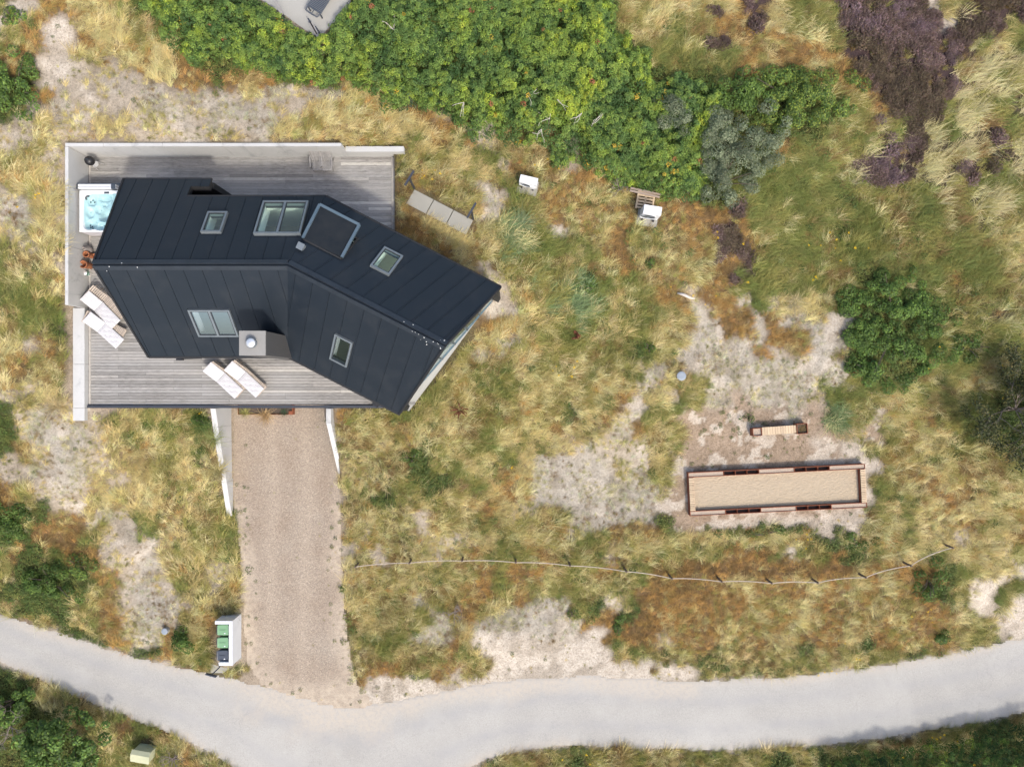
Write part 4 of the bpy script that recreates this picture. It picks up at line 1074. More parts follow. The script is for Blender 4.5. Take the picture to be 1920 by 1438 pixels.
for i in range(n):
    for j in range(n):
        p = i * (n + 1) + j; fs.append((p, p + n + 1, p + n + 2, p + 1))
MB().add(vs_, fs).build('shell', M['acryl'], t, smooth=True)
MB().box((0, 0, .43), (ts - .06, ts - .06, .80)).build('cabinet', M['tubwall'], t) if False else None
m2 = MB()
for s in (-1, 1): m2.box((s * (ts / 2 - .03), 0, .44), (.05, ts - .02, .87)); m2.box((0, s * (ts / 2 - .03), .44), (ts - .12, .05, .87))
m2.build('cabinet', M['tubwall'], t)
MB().add([(-.83, -.83, .78), (.83, -.83, .78), (.83, .83, .78), (-.83, .83, .78)], [(0, 1, 2, 3)]).build('water', M['water'], t)
m2 = MB()
for (qx, qy) in ((-.50, .56), (-.60, .48), (-.42, .47), (-.62, -.60), (-.52, -.66), (-.60, -.70), (-.50, -.74), (-.12, .10), (-.62, .0), (.0, -.62), (.3, -.66), (.05, .3)):
    big = qx < -.4 and abs(qy) > .4; m2.lathe([(0, .0), (.035 if big else .016, 0), (.03 if big else .012, .012), (0, .014)], (qx, qy, .60 if big else .56), 12)
m2.build('jet', M['black'], t)
MB().tube([(-.62 + .09 * math.cos(a_), .62 + .09 * math.sin(a_), .80) for a_ in np.linspace(.9, 4.0, 9)], .035, 8).build('headrest', M['bindark'], t, smooth=True)
MB().box((.32, .84, .925), (.22, .09, .012)).build('control_panel', M['bindark'], t)
m2 = MB()
for s in (-1, 1): m2.bar((s * .98, ts / 2 + .02, .55), (s * .98, ts / 2 + .24, 1.02), .05, .07); m2.bar((s * .98, ts / 2 + .24, 1.02), (s * .98, ts / 2 + .02, 1.05), .05, .05)
m2.bar((-1.0, ts / 2 + .27, 1.0), (1.0, ts / 2 + .27, 1.0), .04); m2.build('cover_lifter', M['bindark'], t)
x, y_ = t.location.x, t.location.y
cv = thing('tub_cover', 'folded white cover hanging behind the hot tub', 'cover', (x - .05, y_ + ts / 2 + .13, DZ))
m2 = MB(); m2.box((0, -.055, .62), (1.74, .10, .92)); m2.box((0, .06, .62), (1.74, .10, .92)); m2.build('cover_panel', M['white'], cv, bevel=.02)
m2 = MB(); m2.box((.76, 0, .62), (.2, .24, .93)); m2.build('strap', M['bindark'], cv)

# pots and lantern by the west corner of the roof
def pot(name, label, px, py, rtop, rbot, h, mat, inner, zoff=0.0):
    x, y_, _ = P(px, py, DZ + h)
    t = thing(name, label, 'pot', (x, y_, DZ), 0, None)
    MB().lathe([(rbot * .9, 0), (rbot, .02), (rbot + (rtop - rbot) * .7, h * .6), (rtop, h - .06), (rtop + .02, h - .05), (rtop + .02, h), (rtop - .015, h), (rtop - .03, h - .08), (rbot * .8, h * .35), (0, h * .35)], n=28).build('body', mat, t, smooth=True)
    MB().lathe([(0, 0), (rtop * .78, 0), (0, .012)], (0, 0, h * .52), 20).build('soil', inner, t)
pot('clay_pot', 'big terracotta pot beside the glass lantern', 155.3, 495.5, .165, .14, .62, M['terra'], M['terrain_in'])
pot('clay_pot', 'terracotta pot between the grey vase and the big pot', 160.8, 476.5, .135, .12, .55, M['terra'], M['terrain_in'])
pot('clay_pot', 'small terracotta pot half under the roof edge', 176.5, 480.5, .11, .08, .22, M['terra'], M['terrain_in'])
x, y_, _ = P(156.3, 465.6, DZ + .62)
t = thing('grey_vase', 'grey bottle vase standing behind the terracotta pots', 'vase', (x, y_, DZ))
MB().lathe([(.10, 0), (.16, .12), (.19, .28), (.15, .45), (.07, .56), (.065, .62), (.05, .62), (.05, .5), (0, .5)], n=24).build('body', M['vase'], t, smooth=True)
x, y_, _ = P(158.5, 512, DZ + .3)
t = thing('lantern', 'glass lantern on the deck next to the big terracotta pot', 'lantern', (x, y_, DZ))
MB().lathe([(.1, 0), (.1, .02), (.1, .025)], n=20).build('base', M['flue'], t); MB().lathe([(.095, .025), (.11, .15), (.10, .28), (.093, .28), (.103, .15), (.088, .03)], n=20).build('glass', M['glassN'], t, smooth=True)
MB().lathe([(0, .25), (.06, .26), (.105, .285), (.11, .30), (.04, .33), (0, .33)], n=20).build('cap', M['flue'], t); MB().tube([(0, 0, .03), (0, 0, .16)], .03, 10).build('candle', M['white'], t)

# planter under the terrace edge
x0, y0, _ = P(446, 777, .4); x1, _, _ = P(548, 777, .4)
pl = thing('steel_planter', 'rusty steel planter against the terrace front on the drive', 'planter', ((x0 + x1) / 2, y0 + .25, 0))
m2 = MB(); hw = (x1 - x0) / 2
for s in (-1, 1): m2.box((s * hw, 0, .2), (.02, .52, .4)); m2.box((0, s * .25, .2), (2 * hw - .02, .02, .4))
m2.box((hw - .09, -.17, .405), (.18, .18, .012)); m2.build('trough', M['corten'], pl); MB().box((0, 0, .17), (2 * hw - .04, .46, .3)).build('soil', M['bark'], pl)

# ------------------------------------------------------------------ sand court and bench
zc = 1.32; gz = .95
c4 = [Vector(P(a, b, zc)) for a, b in ((1291, 886), (1622, 871), (1626, 950), (1294, 968))]
cen = sum(c4, Vector()) / 4; ex = ((c4[1] - c4[0]) + (c4[2] - c4[3])).normalized(); Lc = ((c4[1] - c4[0]).length + (c4[2] - c4[3]).length) / 2; Wc = ((c4[0] - c4[3]).length + (c4[1] - c4[2]).length) / 2
rz = math.atan2(ex.y, ex.x)
ct_ = thing('sand_court', 'long sand court framed in rusty steel troughs with slatted ends', 'court', (cen.x, cen.y, gz), rz)
hL, hW, tw, hh = Lc / 2, Wc / 2, .215, zc - gz
m2 = MB()
for s in (-1, 1):
    for off in (0, tw): m2.box((0, s * (hW - off), hh / 2 - .05), (2 * hL, .02, hh + .1))
    for i in range(6): m2.box((-hL + .01 + (2 * hL - .02) * i / 5, s * (hW - tw / 2), hh / 2 - .05), (.02, tw - .02, hh + .094))
for s in (-1, 1): m2.box((s * (hL - .26), 0, hh / 2 - .08), (.02, 2 * hW - 2 * tw - .02, hh + .02))
m2.box((-hL + .01, 0, hh / 2 - .08), (.02, 2 * hW - 2 * tw - .02, hh + .02)); m2.box((hL - .01, 0, hh / 2 - .08), (.02, 2 * hW - 2 * tw - .02, hh + .02))
m2.build('steel_frame', M['corten'], ct_)
cell = 2 * hL / 5
for s in (-1, 1):
    for i in range(5):
        xc = -hL + cell * (i + .5)
        if i % 2 == 0: MB().box((xc, s * (hW - tw / 2), hh / 2 - .06), (cell - .04, tw - .03, hh + .03)).build('gravel_fill', M['gravelbox'], ct_)
        else:
            MB().box((xc, s * (hW - tw / 2), .03), (cell - .04, tw - .03, .1)).build('trough_floor', M['trough'], ct_)
            for j in (1, 2): MB().box((xc - cell / 2 + cell * j / 3, s * (hW - tw / 2), hh / 2 + .02), (.015, tw - .03, hh - .08)).build('divider', M['corten'], ct_)
for s in (-1, 1):
    ns = 19; wy = 2 * hW - 2 * tw - .05; sl = MB().box((0, 0, 0), (.245, wy / ns - .02, .03)).mesh('slat', M['larch'])
    for i in range(ns):
        o = bpy.data.objects.new('slat', sl); COL.objects.link(o); o.parent = ct_; o.location = (s * (hL - .135), -wy / 2 + wy * (i + .5) / ns, hh + .012)
gn = 60; vs_ = []; fs = []
gxn, gyn = 120, 30; lx, ly = 2 * hL - .56, 2 * hW - 2 * tw - .04
for i in range(gxn + 1):
    for j in range(gyn + 1):
        xx, yy = -lx / 2 + lx * i / gxn, -ly / 2 + ly * j / gyn; vs_.append((xx, yy, .14 + .03 * float(fbm(np.array([xx]), np.array([yy]), .35, 91)[0])))
for i in range(gxn):
    for j in range(gyn):
        p = i * (gyn + 1) + j; fs.append((p, p + gyn + 1, p + gyn + 2, p + 1))
MB().add(vs_, fs).build('sand_bed', M['sand'], ct_, smooth=True)
# bench
za = 1.42
a, b = Vector(P(1412, 810, za)), Vector(P(1513, 803, za)); rzb = math.atan2((b - a).y, (b - a).x); Lb = (b - a).length; mid = (a + b) / 2; zg = float(TZ(np.array([mid.x]), np.array([mid.y]))[0])
bn = thing('garden_bench', 'slatted bench between two rusty steel boxes facing the sand court', 'bench', (mid.x, mid.y, zg - .02), rzb)
hb = za - zg
def steel_box(cx, cy, sx, sy, h):
    m2 = MB()
    for s in (-1, 1): m2.box((cx + s * sx / 2, cy, h / 2), (.02, sy, h)); m2.box((cx, cy + s * sy / 2, h / 2), (sx - .02, .02, h - .004))
    return m2
steel_box(-Lb / 2 + .22, -.02, .42, .36, hb).build('steel_box', M['corten'], bn); MB().box((-Lb / 2 + .22, -.02, hb / 2 - .04), (.4, .34, hb - .08)).build('gravel_fill', M['gravelbox'], bn)
steel_box(Lb / 2 - .24, 0, .5, .48, hb + .06).build('steel_box', M['corten'], bn); MB().box((Lb / 2 - .24, 0, hb / 2 - .04), (.46, .44, hb - .05)).build('soil', M['bark'], bn)
m2 = MB(); L0, L1 = -Lb / 2 + .45, Lb / 2 - .51
m2.box(((L0 + L1) / 2, .16, hb / 2 - .03), (L1 - L0, .02, hb - .04)); m2.box(((L0 + L1) / 2, -.16, hb - .06), (L1 - L0, .03, .05)); m2.build('seat_frame', M['corten'], bn)
ns = 13; sl = MB().box((0, 0, 0), ((L1 - L0) / ns - .012, .38, .03)).mesh('seat_slat', M['larch'])
for i in range(ns):
    o = bpy.data.objects.new('seat_slat', sl); COL.objects.link(o); o.parent = bn; o.location = (L0 + (L1 - L0) * (i + .5) / ns, 0, hb - .015)

# ------------------------------------------------------------------ rope fence
posts = [(666, 1063), (767, 1056), (866, 1052), (967, 1055), (1069, 1061), (1175, 1072), (1260, 1085), (1354, 1091), (1448, 1094), (1534, 1093), (1624, 1083), (1709, 1061), (1787, 1027)]
hp = .78
tops = []
for q in posts:
    g = G(*q, up=hp); tops.append(Vector((g.x, g.y, g.z + hp)))
rf = thing('rope_fence', 'rope fence on low wooden posts winding above the lane', 'fence', tuple(tops[6] - Vector((0, 0, hp))))
for i, p in enumerate(tops):
    MB().tube([(p.x, p.y, p.z - hp - .15), (p.x, p.y, p.z - .03), (p.x, p.y, p.z + .03)], [.055, .05, .042], 10).build('post', M['postw'], rf, world=True)
for a, b in zip(tops[:-1], tops[1:]):
    pts = [a.lerp(b, f) - Vector((0, 0, .05 + .9 * f * (1 - f))) + Vector((0, 0, .05)) * 0 for f in np.linspace(0, 1, 13)]
    MB().tube(pts, .020, 7).build('rope', M['rope'], rf, world=True)

# ------------------------------------------------------------------ bin shelter, bins, street sign
zt = 1.15
sx0, syt, _ = P(403, 1164, zt); sx1, syb, _ = P(436, 1247.5, zt)
sh = thing('bin_shelter', 'white three-sided bin shelter at the corner of drive and lane', 'shelter', ((sx0 + sx1) / 2, (syt + syb) / 2, 0))
m2 = MB(); cx_, cy_ = sh.location.x, sh.location.y; wx, wy = sx1 - sx0, syt - syb
MB().box((wx / 2 - .09, 0, zt / 2 - .02), (.18, wy, zt + .04)).build('back_panel', M['whiteb'], sh)
MB().box((-.09 - .002, wy / 2 - .08, zt / 2 - .02), (wx - .18 - .004, .16, zt + .036)).build('side_panel', M['whiteb'], sh)
MB().box((-.0, -wy / 2 + .08, zt / 2 - .02), (wx - .37, .16, zt + .036)).build('side_panel', M['whiteb'], sh)
sp = bpy.data.objects.new('shelter_pad', MB().prism(SHPAD, -.1, .045).mesh('shelter_pad', M['slabc'])); COL.objects.link(sp); tag(sp, 'concrete pad under the white bin shelter', 'paving', kind='structure')
def bin_(label, px, py, lidm, bodym, group, w_=.50, dp=.56, h=1.0):
    x, y_, _ = P(px, py, h)
    t = thing('wheelie_bin', label, 'bin', (x, y_, .045), math.pi, group)       # local +x points to the handle side (west)
    m2 = MB(); z0, z1 = .06, h - .09
    a0, a1, b0, b1 = -dp * .40, dp * .36, w_ * .38, w_ * .48
    vs_ = [(-dp * .36, -b0, z0), (dp * .30, -b0, z0), (dp * .30, b0, z0), (-dp * .36, b0, z0), (-dp * .46, -b1, z1), (dp * .42, -b1, z1), (dp * .42, b1, z1), (-dp * .46, b1, z1)]
    m2.add(vs_, [(3, 2, 1, 0), (4, 5, 6, 7), (0, 1, 5, 4), (1, 2, 6, 5), (2, 3, 7, 6), (3, 0, 4, 7)]); m2.build('body', bodym, t, bevel=.02)
    l = MB(); pr = [(-dp * .52, -w_ * .40), (-dp * .44, -w_ * .52), (dp * .40, -w_ * .52), (dp * .46, -w_ * .44), (dp * .46, w_ * .44), (dp * .40, w_ * .52), (-dp * .44, w_ * .52), (-dp * .52, w_ * .40)]
    l.prism(pr, z1 + .004, lambda x, y: z1 + .05 + (.05 if abs(y) < w_ * .45 else .01)); lo = l.build('lid', lidm, t, bevel=.015)
    MB().box((.0, 0, z1 + .105), (dp * .5, .03, .012)).build('rib', lidm, lo)
    hd = MB(); hd.tube([(dp * .42, -w_ * .42, z1 - .02), (dp * .56, -w_ * .42, z1 + .02), (dp * .56, w_ * .42, z1 + .02), (dp * .42, w_ * .42, z1 - .02)], .014, 6); hd.bar((dp * .45, 0, z1 + .01), (dp * .56, 0, z1 + .02), .02); hd.build('handle', M['bindark'], t)
    for s in (-1, 1):
        wl = MB(); wl.tube([(dp * .38, s * w_ * .42, .10), (dp * .38, s * w_ * .50, .10)], .10, 16); wl.build('wheel', M['black'], t)
    MB().box((-dp * .2, w_ * .3, z1 + .103), (.06, .05, .004)).build('sticker', M['white'], lo)
bin_('green lidded wheelie bin next to the closed end of the shelter', 418, 1180.5, M['greenlid'], M['greenlid'], 'wheelie bins in the shelter')
bin_('green lidded wheelie bin beside the dark bin', 418, 1204.5, M['greenlid'], M['greenlid'], 'wheelie bins in the shelter')
bin_('dark blue-grey wheelie bin in the shelter', 417.5, 1228.5, M['binblue'], M['bindark'], 'wheelie bins in the shelter')
x, y_, _ = P(395, 1266.5, 1.15); sg = thing('street_sign', 'slim street sign on a post seen from above beside the bin shelter', 'sign', (x, y_, .0), -math.radians(15))
MB().tube([(0, 0, -.05), (0, 0, 1.2)], .03, 10).build('post', M['postg'], sg); MB().box((0, 0, 1.09), (.54, .05, .18)).build('sign_plate', M['postg'], sg); MB().box((0, -.033, 1.09), (.5, .012, .15)).build('sign_face', M['white'], sg)

# utility cabinet at the foot of the picture
q = G(262, 1420, up=.8)
ub = thing('utility_cabinet', 'olive utility cabinet with pitched lid among the roadside shrubs', 'cabinet', (q.x, q.y, q.z - .05), -math.radians(10))
MB().box((0, 0, .38), (.86, .50, .76)).build('body', M['olivebox'], ub)
m2 = MB(); m2.add([(-.47, -.30, .78), (.47, -.30, .78), (.47, .30, .78), (-.47, .30, .78), (-.47, .12, .90), (.47, .12, .90)], [(3, 2, 1, 0), (0, 1, 5, 4), (1, 2, 5), (2, 3, 4, 5), (3, 0, 4)]); m2.build('lid', M['olivebox'], ub)
MB().box((0, -.262, .4), (.4, .02, .55)).build('door', M['olivebox'], ub)

# ------------------------------------------------------------------ clothes line posts and paving
def tpost(label, a, b, base):
    ga = G(*base); h = 1.55
    A, B = Vector(P(*a, ga.z + h)), Vector(P(*b, ga.z + h)); c = (A + B) / 2
    t = thing('clothes_post', label, 'post', (ga.x, ga.y, ga.z - .05), 0, 'clothes line posts')
    MB().bar((0, 0, 0), (c.x - ga.x, c.y - ga.y, h + .03), .08, .08).build('post', M['steel'], t)
    m2 = MB(); m2.bar(A - Vector((ga.x, ga.y, ga.z - .05)), B - Vector((ga.x, ga.y, ga.z - .05)), .09, .06); arm = m2.build('crossbar', M['steel'], t)
    for f in (.08, .36, .64, .92):
        p = A.lerp(B, f) - Vector((ga.x, ga.y, ga.z - .05)); MB().tube([p + Vector((0, 0, -.03)), p + Vector((0, 0, -.08))], .012, 6).build('hook', M['flue'], arm)
tpost('dark T-shaped clothes post at the deck end of the paving slabs', (776, 320.3), (759, 348), (777.2, 354.2))
tpost('dark T-shaped clothes post at the far end of the paving slabs', (892.3, 380.6), (876, 409), (887.6, 411.7))
A, B, C, Dd = [G(a, b) for a, b in ((776.6, 356), (761.7, 382), (874, 440.8), (887.6, 414.4))]
for i in range(3):
    f0, f1 = i / 3 + .006, (i + 1) / 3 - .006
    p = [A.lerp(Dd, f0), A.lerp(Dd, f1), B.lerp(C, f1), B.lerp(C, f0)]; zt_ = max(v.z for v in p) + .03
    o = bpy.data.objects.new('paving_slab', MB().prism([tuple(v[:2]) for v in p], zt_ - .3, zt_ + .02).mesh('paving_slab', M['slabc'])); COL.objects.link(o)
    tag(o, ['grey paving slab at the deck end of the row of three', 'middle grey paving slab of the row of three', 'grey paving slab at the far end of the row of three'][i], 'paving slab', 'paving slabs under the clothes line')
SLABP = [tuple(v[:2]) for v in (A, B, C, Dd)]

# ------------------------------------------------------------------ heat pumps, pallet, planks
def heat_pump(label, px, py, w_, dp, h, rz, big):
    g = G(px, py, up=h); t = thing('heat_pump', label, 'heat pump', (g.x, g.y, g.z + .02), rz)
    MB().box((0, -.12, -.05), (w_ + .12, dp + .35, .16)).build('pad', M['slabc'], t)
    for s in (-1, 1): MB().box((s * w_ * .32, -.04, .11), (.07, dp + .06, .16)).build('foot', M['black'], t)
    body = MB().box((0, 0, .19 + h / 2), (w_, dp, h)).build('casing', M['white'], t, bevel=.025)
    fx_ = -w_ * .12; r_ = h * .38
    ring_ = MB(); 
    ring_.tube([(fx_ + r_ * math.cos(a_), -dp / 2 - .012, .19 + h / 2 + r_ * math.sin(a_)) for a_ in np.linspace(0, 2 * math.pi, 33)], .014, 6, cap=False); ring_.build('fan_ring', M['white'], t)
    fan = MB(); fan.add([(fx_ + r_ * .96 * math.cos(a_), -dp / 2 - .004, .19 + h / 2 + r_ * .96 * math.sin(a_)) for a_ in np.linspace(0, 2 * math.pi, 29)[:-1]], [tuple(range(28))]); fo = fan.build('fan_opening', M['bindark'], t)
    bl = MB()
    for k in range(3):
        a_ = k * 2.094 + .5; bl.add([(fx_, -dp / 2 - .012, .19 + h / 2)] + [(fx_ + r_ * .85 * math.cos(a_ + q), -dp / 2 - .010 - .012 * q, .19 + h / 2 + r_ * .85 * math.sin(a_ + q)) for q in (0, .35, .7)], [(0, 1, 2, 3)])
    bl.build('fan_blade', M['lidgrey'], fo)
    MB().box((0, 0, .19 + h + .012), (w_ * .96, dp * .92, .02)).build('top_cover', M['white'], t)
    if not big: MB().box((w_ * .28, -dp / 2 - .03, .19 + h * .35), (w_ * .26, .06, h * .5)).build('valve_cover', M['white'], t)
heat_pump('low white heat pump between the paving slabs and the rose thicket', 991, 340, .84, .34, .62, -math.radians(13), False)
heat_pump('tall white heat pump with round fan beside the wooden pallet', 1222, 396, .84, .40, .95, -math.radians(9), True)
g = G(1209, 378)
pt = thing('pallet', 'pale wooden pallet lying behind the tall heat pump', 'pallet', (g.x, g.y, g.z + .04), -math.radians(10))
for i in range(6): MB().box((0, -.36 + .145 * i, .13), (.84, .085, .022)).build('top_slat', M['palletw'], pt)
for s in (-.38, 0, .38): MB().box((s, 0, .065), (.085, .82, .10)).build('bearer', M['palletw'], pt); MB().box((s, 0, .146), (.075, .815, .01)).build('stringer', M['palletw'], pt)
g0, g1 = G(1180, 357.5), G(1236, 370)
for i, lab in enumerate(('weathered brown plank behind the pallet, on the thicket side', 'weathered brown plank behind the pallet, on the pallet side')):
    off = Vector((.03, .1, 0)) * (1 - 2 * i) * .6
    a, b = g0 + off + Vector((0, 0, .22)), g1 + off + Vector((0, 0, .22)); c = (a + b) / 2
    o = MB().bar(a - c, b - c, .085, .04).build('loose_plank', M['oldwood']); o.location = c; tag(o, lab, 'plank', 'loose planks behind the pallet')
    for k in (a, b):
        pass
o = MB().bar((0, -.15, 0), (0, .15, 0), .1, .16).build('timber_block', M['oldwood']); o.location = (g0 + g1) / 2 + Vector((0, 0, .11)); o.rotation_euler = (0, 0, -.2); tag(o, 'short timber block under the loose planks', 'block')

# ------------------------------------------------------------------ terrace of the neighbour at the top edge
o = bpy.data.objects.new('paved_terrace', MB().prism(PADTOP, 3.3, 3.885).mesh('paved_terrace', M['concrete2'])); COL.objects.link(o); tag(o, 'pale concrete terrace enclosed by rose bushes', 'terrace', kind='structure')
for lab, (a, b), w_ in (('grey beam on the terrace edge left of the resin chair', ((512, -6), (530, 28)), .16), ('broad grey beam lying at the tip of the pale terrace', ((583, 44), (599, 73)), .15), ('narrow dark beam beside the broad grey beam', ((578, 36), (595, 66)), .06), ('short dark lath against the broad grey beam', ((592, 51), (601, 69)), .05)):
    A, B = Vector(P(*a, 4.35)), Vector(P(*b, 4.35)); c = (A + B) / 2; t = thing('timber_beam', lab, 'beam', (c.x, c.y, 3.88))
    MB().bar((A.x - c.x, A.y - c.y, .5), (B.x - c.x, B.y - c.y, .5), w_, .08).build('beam', M['greyteak'] if w_ > .1 else M['steel'], t)
    for f in (.15, .85): p = A.lerp(B, f); MB().box((p.x - c.x, p.y - c.y, .22), (.07, .07, .48)).build('post', M['steel'], t)
a = Vector(P(584, 26, 4.3)); lc = thing('resin_lounger', 'dark grey slatted resin lounger on the pale terrace', 'lounger', (a.x, a.y, 3.885), math.radians(58))
m2 = MB(); m2.tube([(0, -.30, .42), (-.02, -.1, .42), (-.02, .1, .42), (0, .30, .42)], .03, 8)
for s in (-1, 1): m2.tube([(0, s * .30, .42), (.25, s * .34, .40), (1.6, s * .34, .36)], .03, 8)
m2.tube([(.22, -.3, .4), (.22, .3, .4)], .025, 8); m2.tube([(0, 0, .42), (.22, 0, .4)], .02, 6); m2.build('frame', M['chairgrey'], lc)
for i in range(18): MB().box((.27 + .07 * i, 0, .41 - .03 * i / 18), (.05, .62, .02)).build('slat', M['chairgrey'], lc)
for sx in (.2, 1.4):
    for s in (-1, 1): MB().box((sx, s * .32, .19), (.05, .05, .38)).build('leg', M['chairgrey'], lc)

# ------------------------------------------------------------------ small finds
for nm, lab, px, py, r_ in (('well_cover', 'round blue-grey well cover in the tall grass', 1278, 705, .22), ('well_cover', 'small grey well cover in the sandy patch near the lane', 308, 1184, .16)):
    g = G(px, py, up=.3); t = thing(nm, lab, 'cover', (g.x, g.y, g.z - .1))
    MB().lathe([(r_ * .9, 0), (r_ * .95, .34), (r_, .35)], n=20).build('shaft', M['concrete2'], t); MB().lathe([(0, .351), (r_, .351), (r_, .385), (r_ * .7, .40), (0, .40)], n=20).build('lid', M['lidgrey'], t)
g = G(1285, 556); o = MB().tube([(-.4, .15, 0), (-.1, .06, .07), (.15, -.06, .06), (.42, -.12, .0)], [.05, .075, .07, .03], 8).build('driftwood_log', M['driftwood'], smooth=True); o.location = g + Vector((0, 0, .1)); tag(o, 'bleached driftwood log lying in the dry grass', 'log')
for lab, px, py, sc in (('rust brown dead dock plant south of the gable', 862, 768, 1.0), ('smaller rust brown dead dock plant amid green grass', 1078, 630, .65)):
    g = G(px, py, up=.3); t = thing('dead_plant', lab, 'plant', (g.x, g.y, g.z), random.random() * 6, 'dead dock plants'); m2 = MB(); st = MB(); rr = random.Random(px)
    for k in range(16):
        a_ = rr.uniform(0, 6.28); L = rr.uniform(.2, .42) * sc; e = Vector((math.cos(a_) * L, math.sin(a_) * L, rr.uniform(.35, .75) * sc)); st.tube([(0, 0, 0), e], [.012, .006], 5)
        for j in range(12):
            p = e * rr.uniform(.4, 1.05); q = Vector((rr.gauss(0, 1), rr.gauss(0, 1), rr.gauss(0, .5))).normalized() * .05; w2 = Vector((-q.y, q.x, .02)) * .5
            m2.add([p - q, p + w2, p + q, p - w2], [(0, 1, 2, 3)])
    st.build('stem', M['rust_plant'], t); m2.build('seed_head', M['rust_plant'], t)

# ------------------------------------------------------------------ shrubs and the tree (individual plants)
def leaf_mesh(name, pos, nrm, size, col, mat, aspect=.55):
    n = len(pos); nrm = nrm / np.linalg.norm(nrm, axis=1, keepdims=True)
    r = RNG.normal(size=(n, 3)); t = np.cross(nrm, r); t /= np.linalg.norm(t, axis=1, keepdims=True) + 1e-9
    b = np.cross(nrm, t); s = size[:, None]
    v = np.stack([pos - t * s, pos - b * s * aspect + nrm * s * .15, pos + t * s, pos + b * s * aspect + nrm * s * .15], 1).reshape(-1, 3)
    m = bpy.data.meshes.new(name); m.vertices.add(4 * n); m.vertices.foreach_set('co', v.ravel())
    m.loops.add(4 * n); m.loops.foreach_set('vertex_index', np.arange(4 * n)); m.polygons.add(n)
    m.polygons.foreach_set('loop_start', np.arange(0, 4 * n, 4)); m.polygons.foreach_set('loop_total', np.full(n, 4)); m.update(calc_edges=True)
    at = m.attributes.new('tint', 'FLOAT_COLOR', 'POINT'); at.data.foreach_set('color', np.repeat(np.concatenate([col, np.ones((n, 1))], 1), 4, 0).ravel())
    m.materials.append(mat); return m
PAL = {'rose': [((.12, .185, .04), .45), ((.21, .265, .045), .25), ((.06, .11, .028), .3)], 'darkrose': [((.09, .155, .035), .5), ((.14, .22, .042), .3), ((.055, .10, .028), .2)],
       'willow': [((.16, .195, .115), .5), ((.23, .26, .16), .3), ((.10, .135, .08), .2)], 'herb': [((.06, .11, .022), .6), ((.10, .15, .03), .4)], 'juniper': [((.05, .075, .055), .6), ((.08, .10, .07), .4)],
       'thorn': [((.055, .068, .024), .55), ((.12, .11, .035), .2), ((.03, .04, .016), .25)]}
def pick(pal, n):
    cs = np.array([c for c, _ in pal]); ws = np.array([w_ for _, w_ in pal]); k = RNG.choice(len(cs), n, p=ws / ws.sum())
    return cs[k] * RNG.uniform(.8, 1.2, (n, 1))
def shrub(name, label, px, py, rx, ry, h, kind, leaf=.05, dens=330, group='shrubs scattered over the dune', lobes=None, branches=5, cat='shrub'):
    g = G(px, py, up=h * .6); k = (CAMH - g.z) / FPX; rx *= k; ry *= k
    t = thing(name, label, cat, (g.x, g.y, g.z - .03), 0, group)
    nl = lobes or max(6, int(rx * ry * 16)); cen = []
    while len(cen) < nl:
        a_, q = RNG.uniform(0, 6.283), math.sqrt(RNG.uniform(0, 1)) * .95
        wob = .5 + .95 * float(vnoise(np.array([math.cos(a_) * 1.3 + px]), np.array([math.sin(a_) * 1.3 + py]), .8, 7)[0]); cen.append((math.cos(a_) * q * rx * wob, math.sin(a_) * q * ry * wob, q))
    P_, N_, C_ = [], [], []
    for cx_, cy_, q in cen:
        r_ = min(RNG.uniform(.16, .36), .5 * min(rx, ry)) + .03; top = h * (1 - .55 * q * q) * RNG.uniform(.62, 1.08)
        n = int(dens * r_ * r_ * 4.6); d = RNG.normal(size=(n, 3)); d[:, 2] = np.abs(d[:, 2]) * .9 - .15; d /= np.linalg.norm(d, axis=1, keepdims=True)
        rad = r_ * RNG.uniform(.55, 1.08, (n, 1)) ** .6
        p = d * rad; p[:, 2] = p[:, 2] * .8 + max(.1, top - r_ * .8); p[:, 0] += cx_; p[:, 1] += cy_
        gzs = TZ(p[:, 0] + g.x, p[:, 1] + g.y) - g.z; p[:, 2] = np.maximum(p[:, 2] + gzs * .8, gzs + .04)
        P_.append(p); N_.append(d + np.array([0, 0, .55]) + RNG.normal(0, .35, (n, 3))); C_.append(pick(PAL[kind], n) * RNG.uniform(.7, 1.35))
    p = np.concatenate(P_); nn_ = np.concatenate(N_); c = np.concatenate(C_)
    m = leaf_mesh('foliage', p, nn_, RNG.uniform(.7, 1.25, len(p)) * leaf, c, M['leaf_obj'], .4 if kind in ('willow', 'juniper') else .6)
    o = bpy.data.objects.new('foliage', m); COL.objects.link(o); o.parent = t
    st = MB()
    for i in range(branches):
        cx_, cy_, q = cen[i % len(cen)]; e = Vector((cx_, cy_, h * .7)); st.tube([(cx_ * .1, cy_ * .1, -.05), e * .5 + Vector((0, 0, .1)), e], [.03, .02, .01], 6)
    st.build('stem', M['bark'], t); return t
shrub('rose_bush', 'rounded rose bush at the sand path in the north-west', 16, 160, 50, 62, 1.2, 'darkrose')
shrub('rose_bush', 'tiny rose bush in the golden grass corner', 14, 28, 20, 18, .6, 'rose')
shrub('willow_bush', 'large grey-green willow bush at the east end of the rose thicket', 1412, 268, 68, 66, 1.5, 'willow', .04, 560)
shrub('willow_bush', 'grey-green willow bush between the thicket and the large willow', 1332, 255, 58, 66, 1.5, 'willow', .04, 560)
shrub('willow_bush', 'grey-green willow bush reaching down towards the orange grass', 1358, 335, 62, 46, 1.3, 'willow', .04, 560)
shrub('willow_bush', 'small grey-green willow bush inside the rose thicket', 1268, 215, 44, 40, 1.6, 'willow', .04, 560)
shrub('rose_bush', 'bright green rose bush in front of the heather path', 1498, 182, 105, 66, 1.0, 'rose', .042, 480)
shrub('rose_bush', 'dark rose bush linking the thicket and the bright rose bush', 1395, 170, 52, 48, 1.1, 'darkrose', .042, 480)
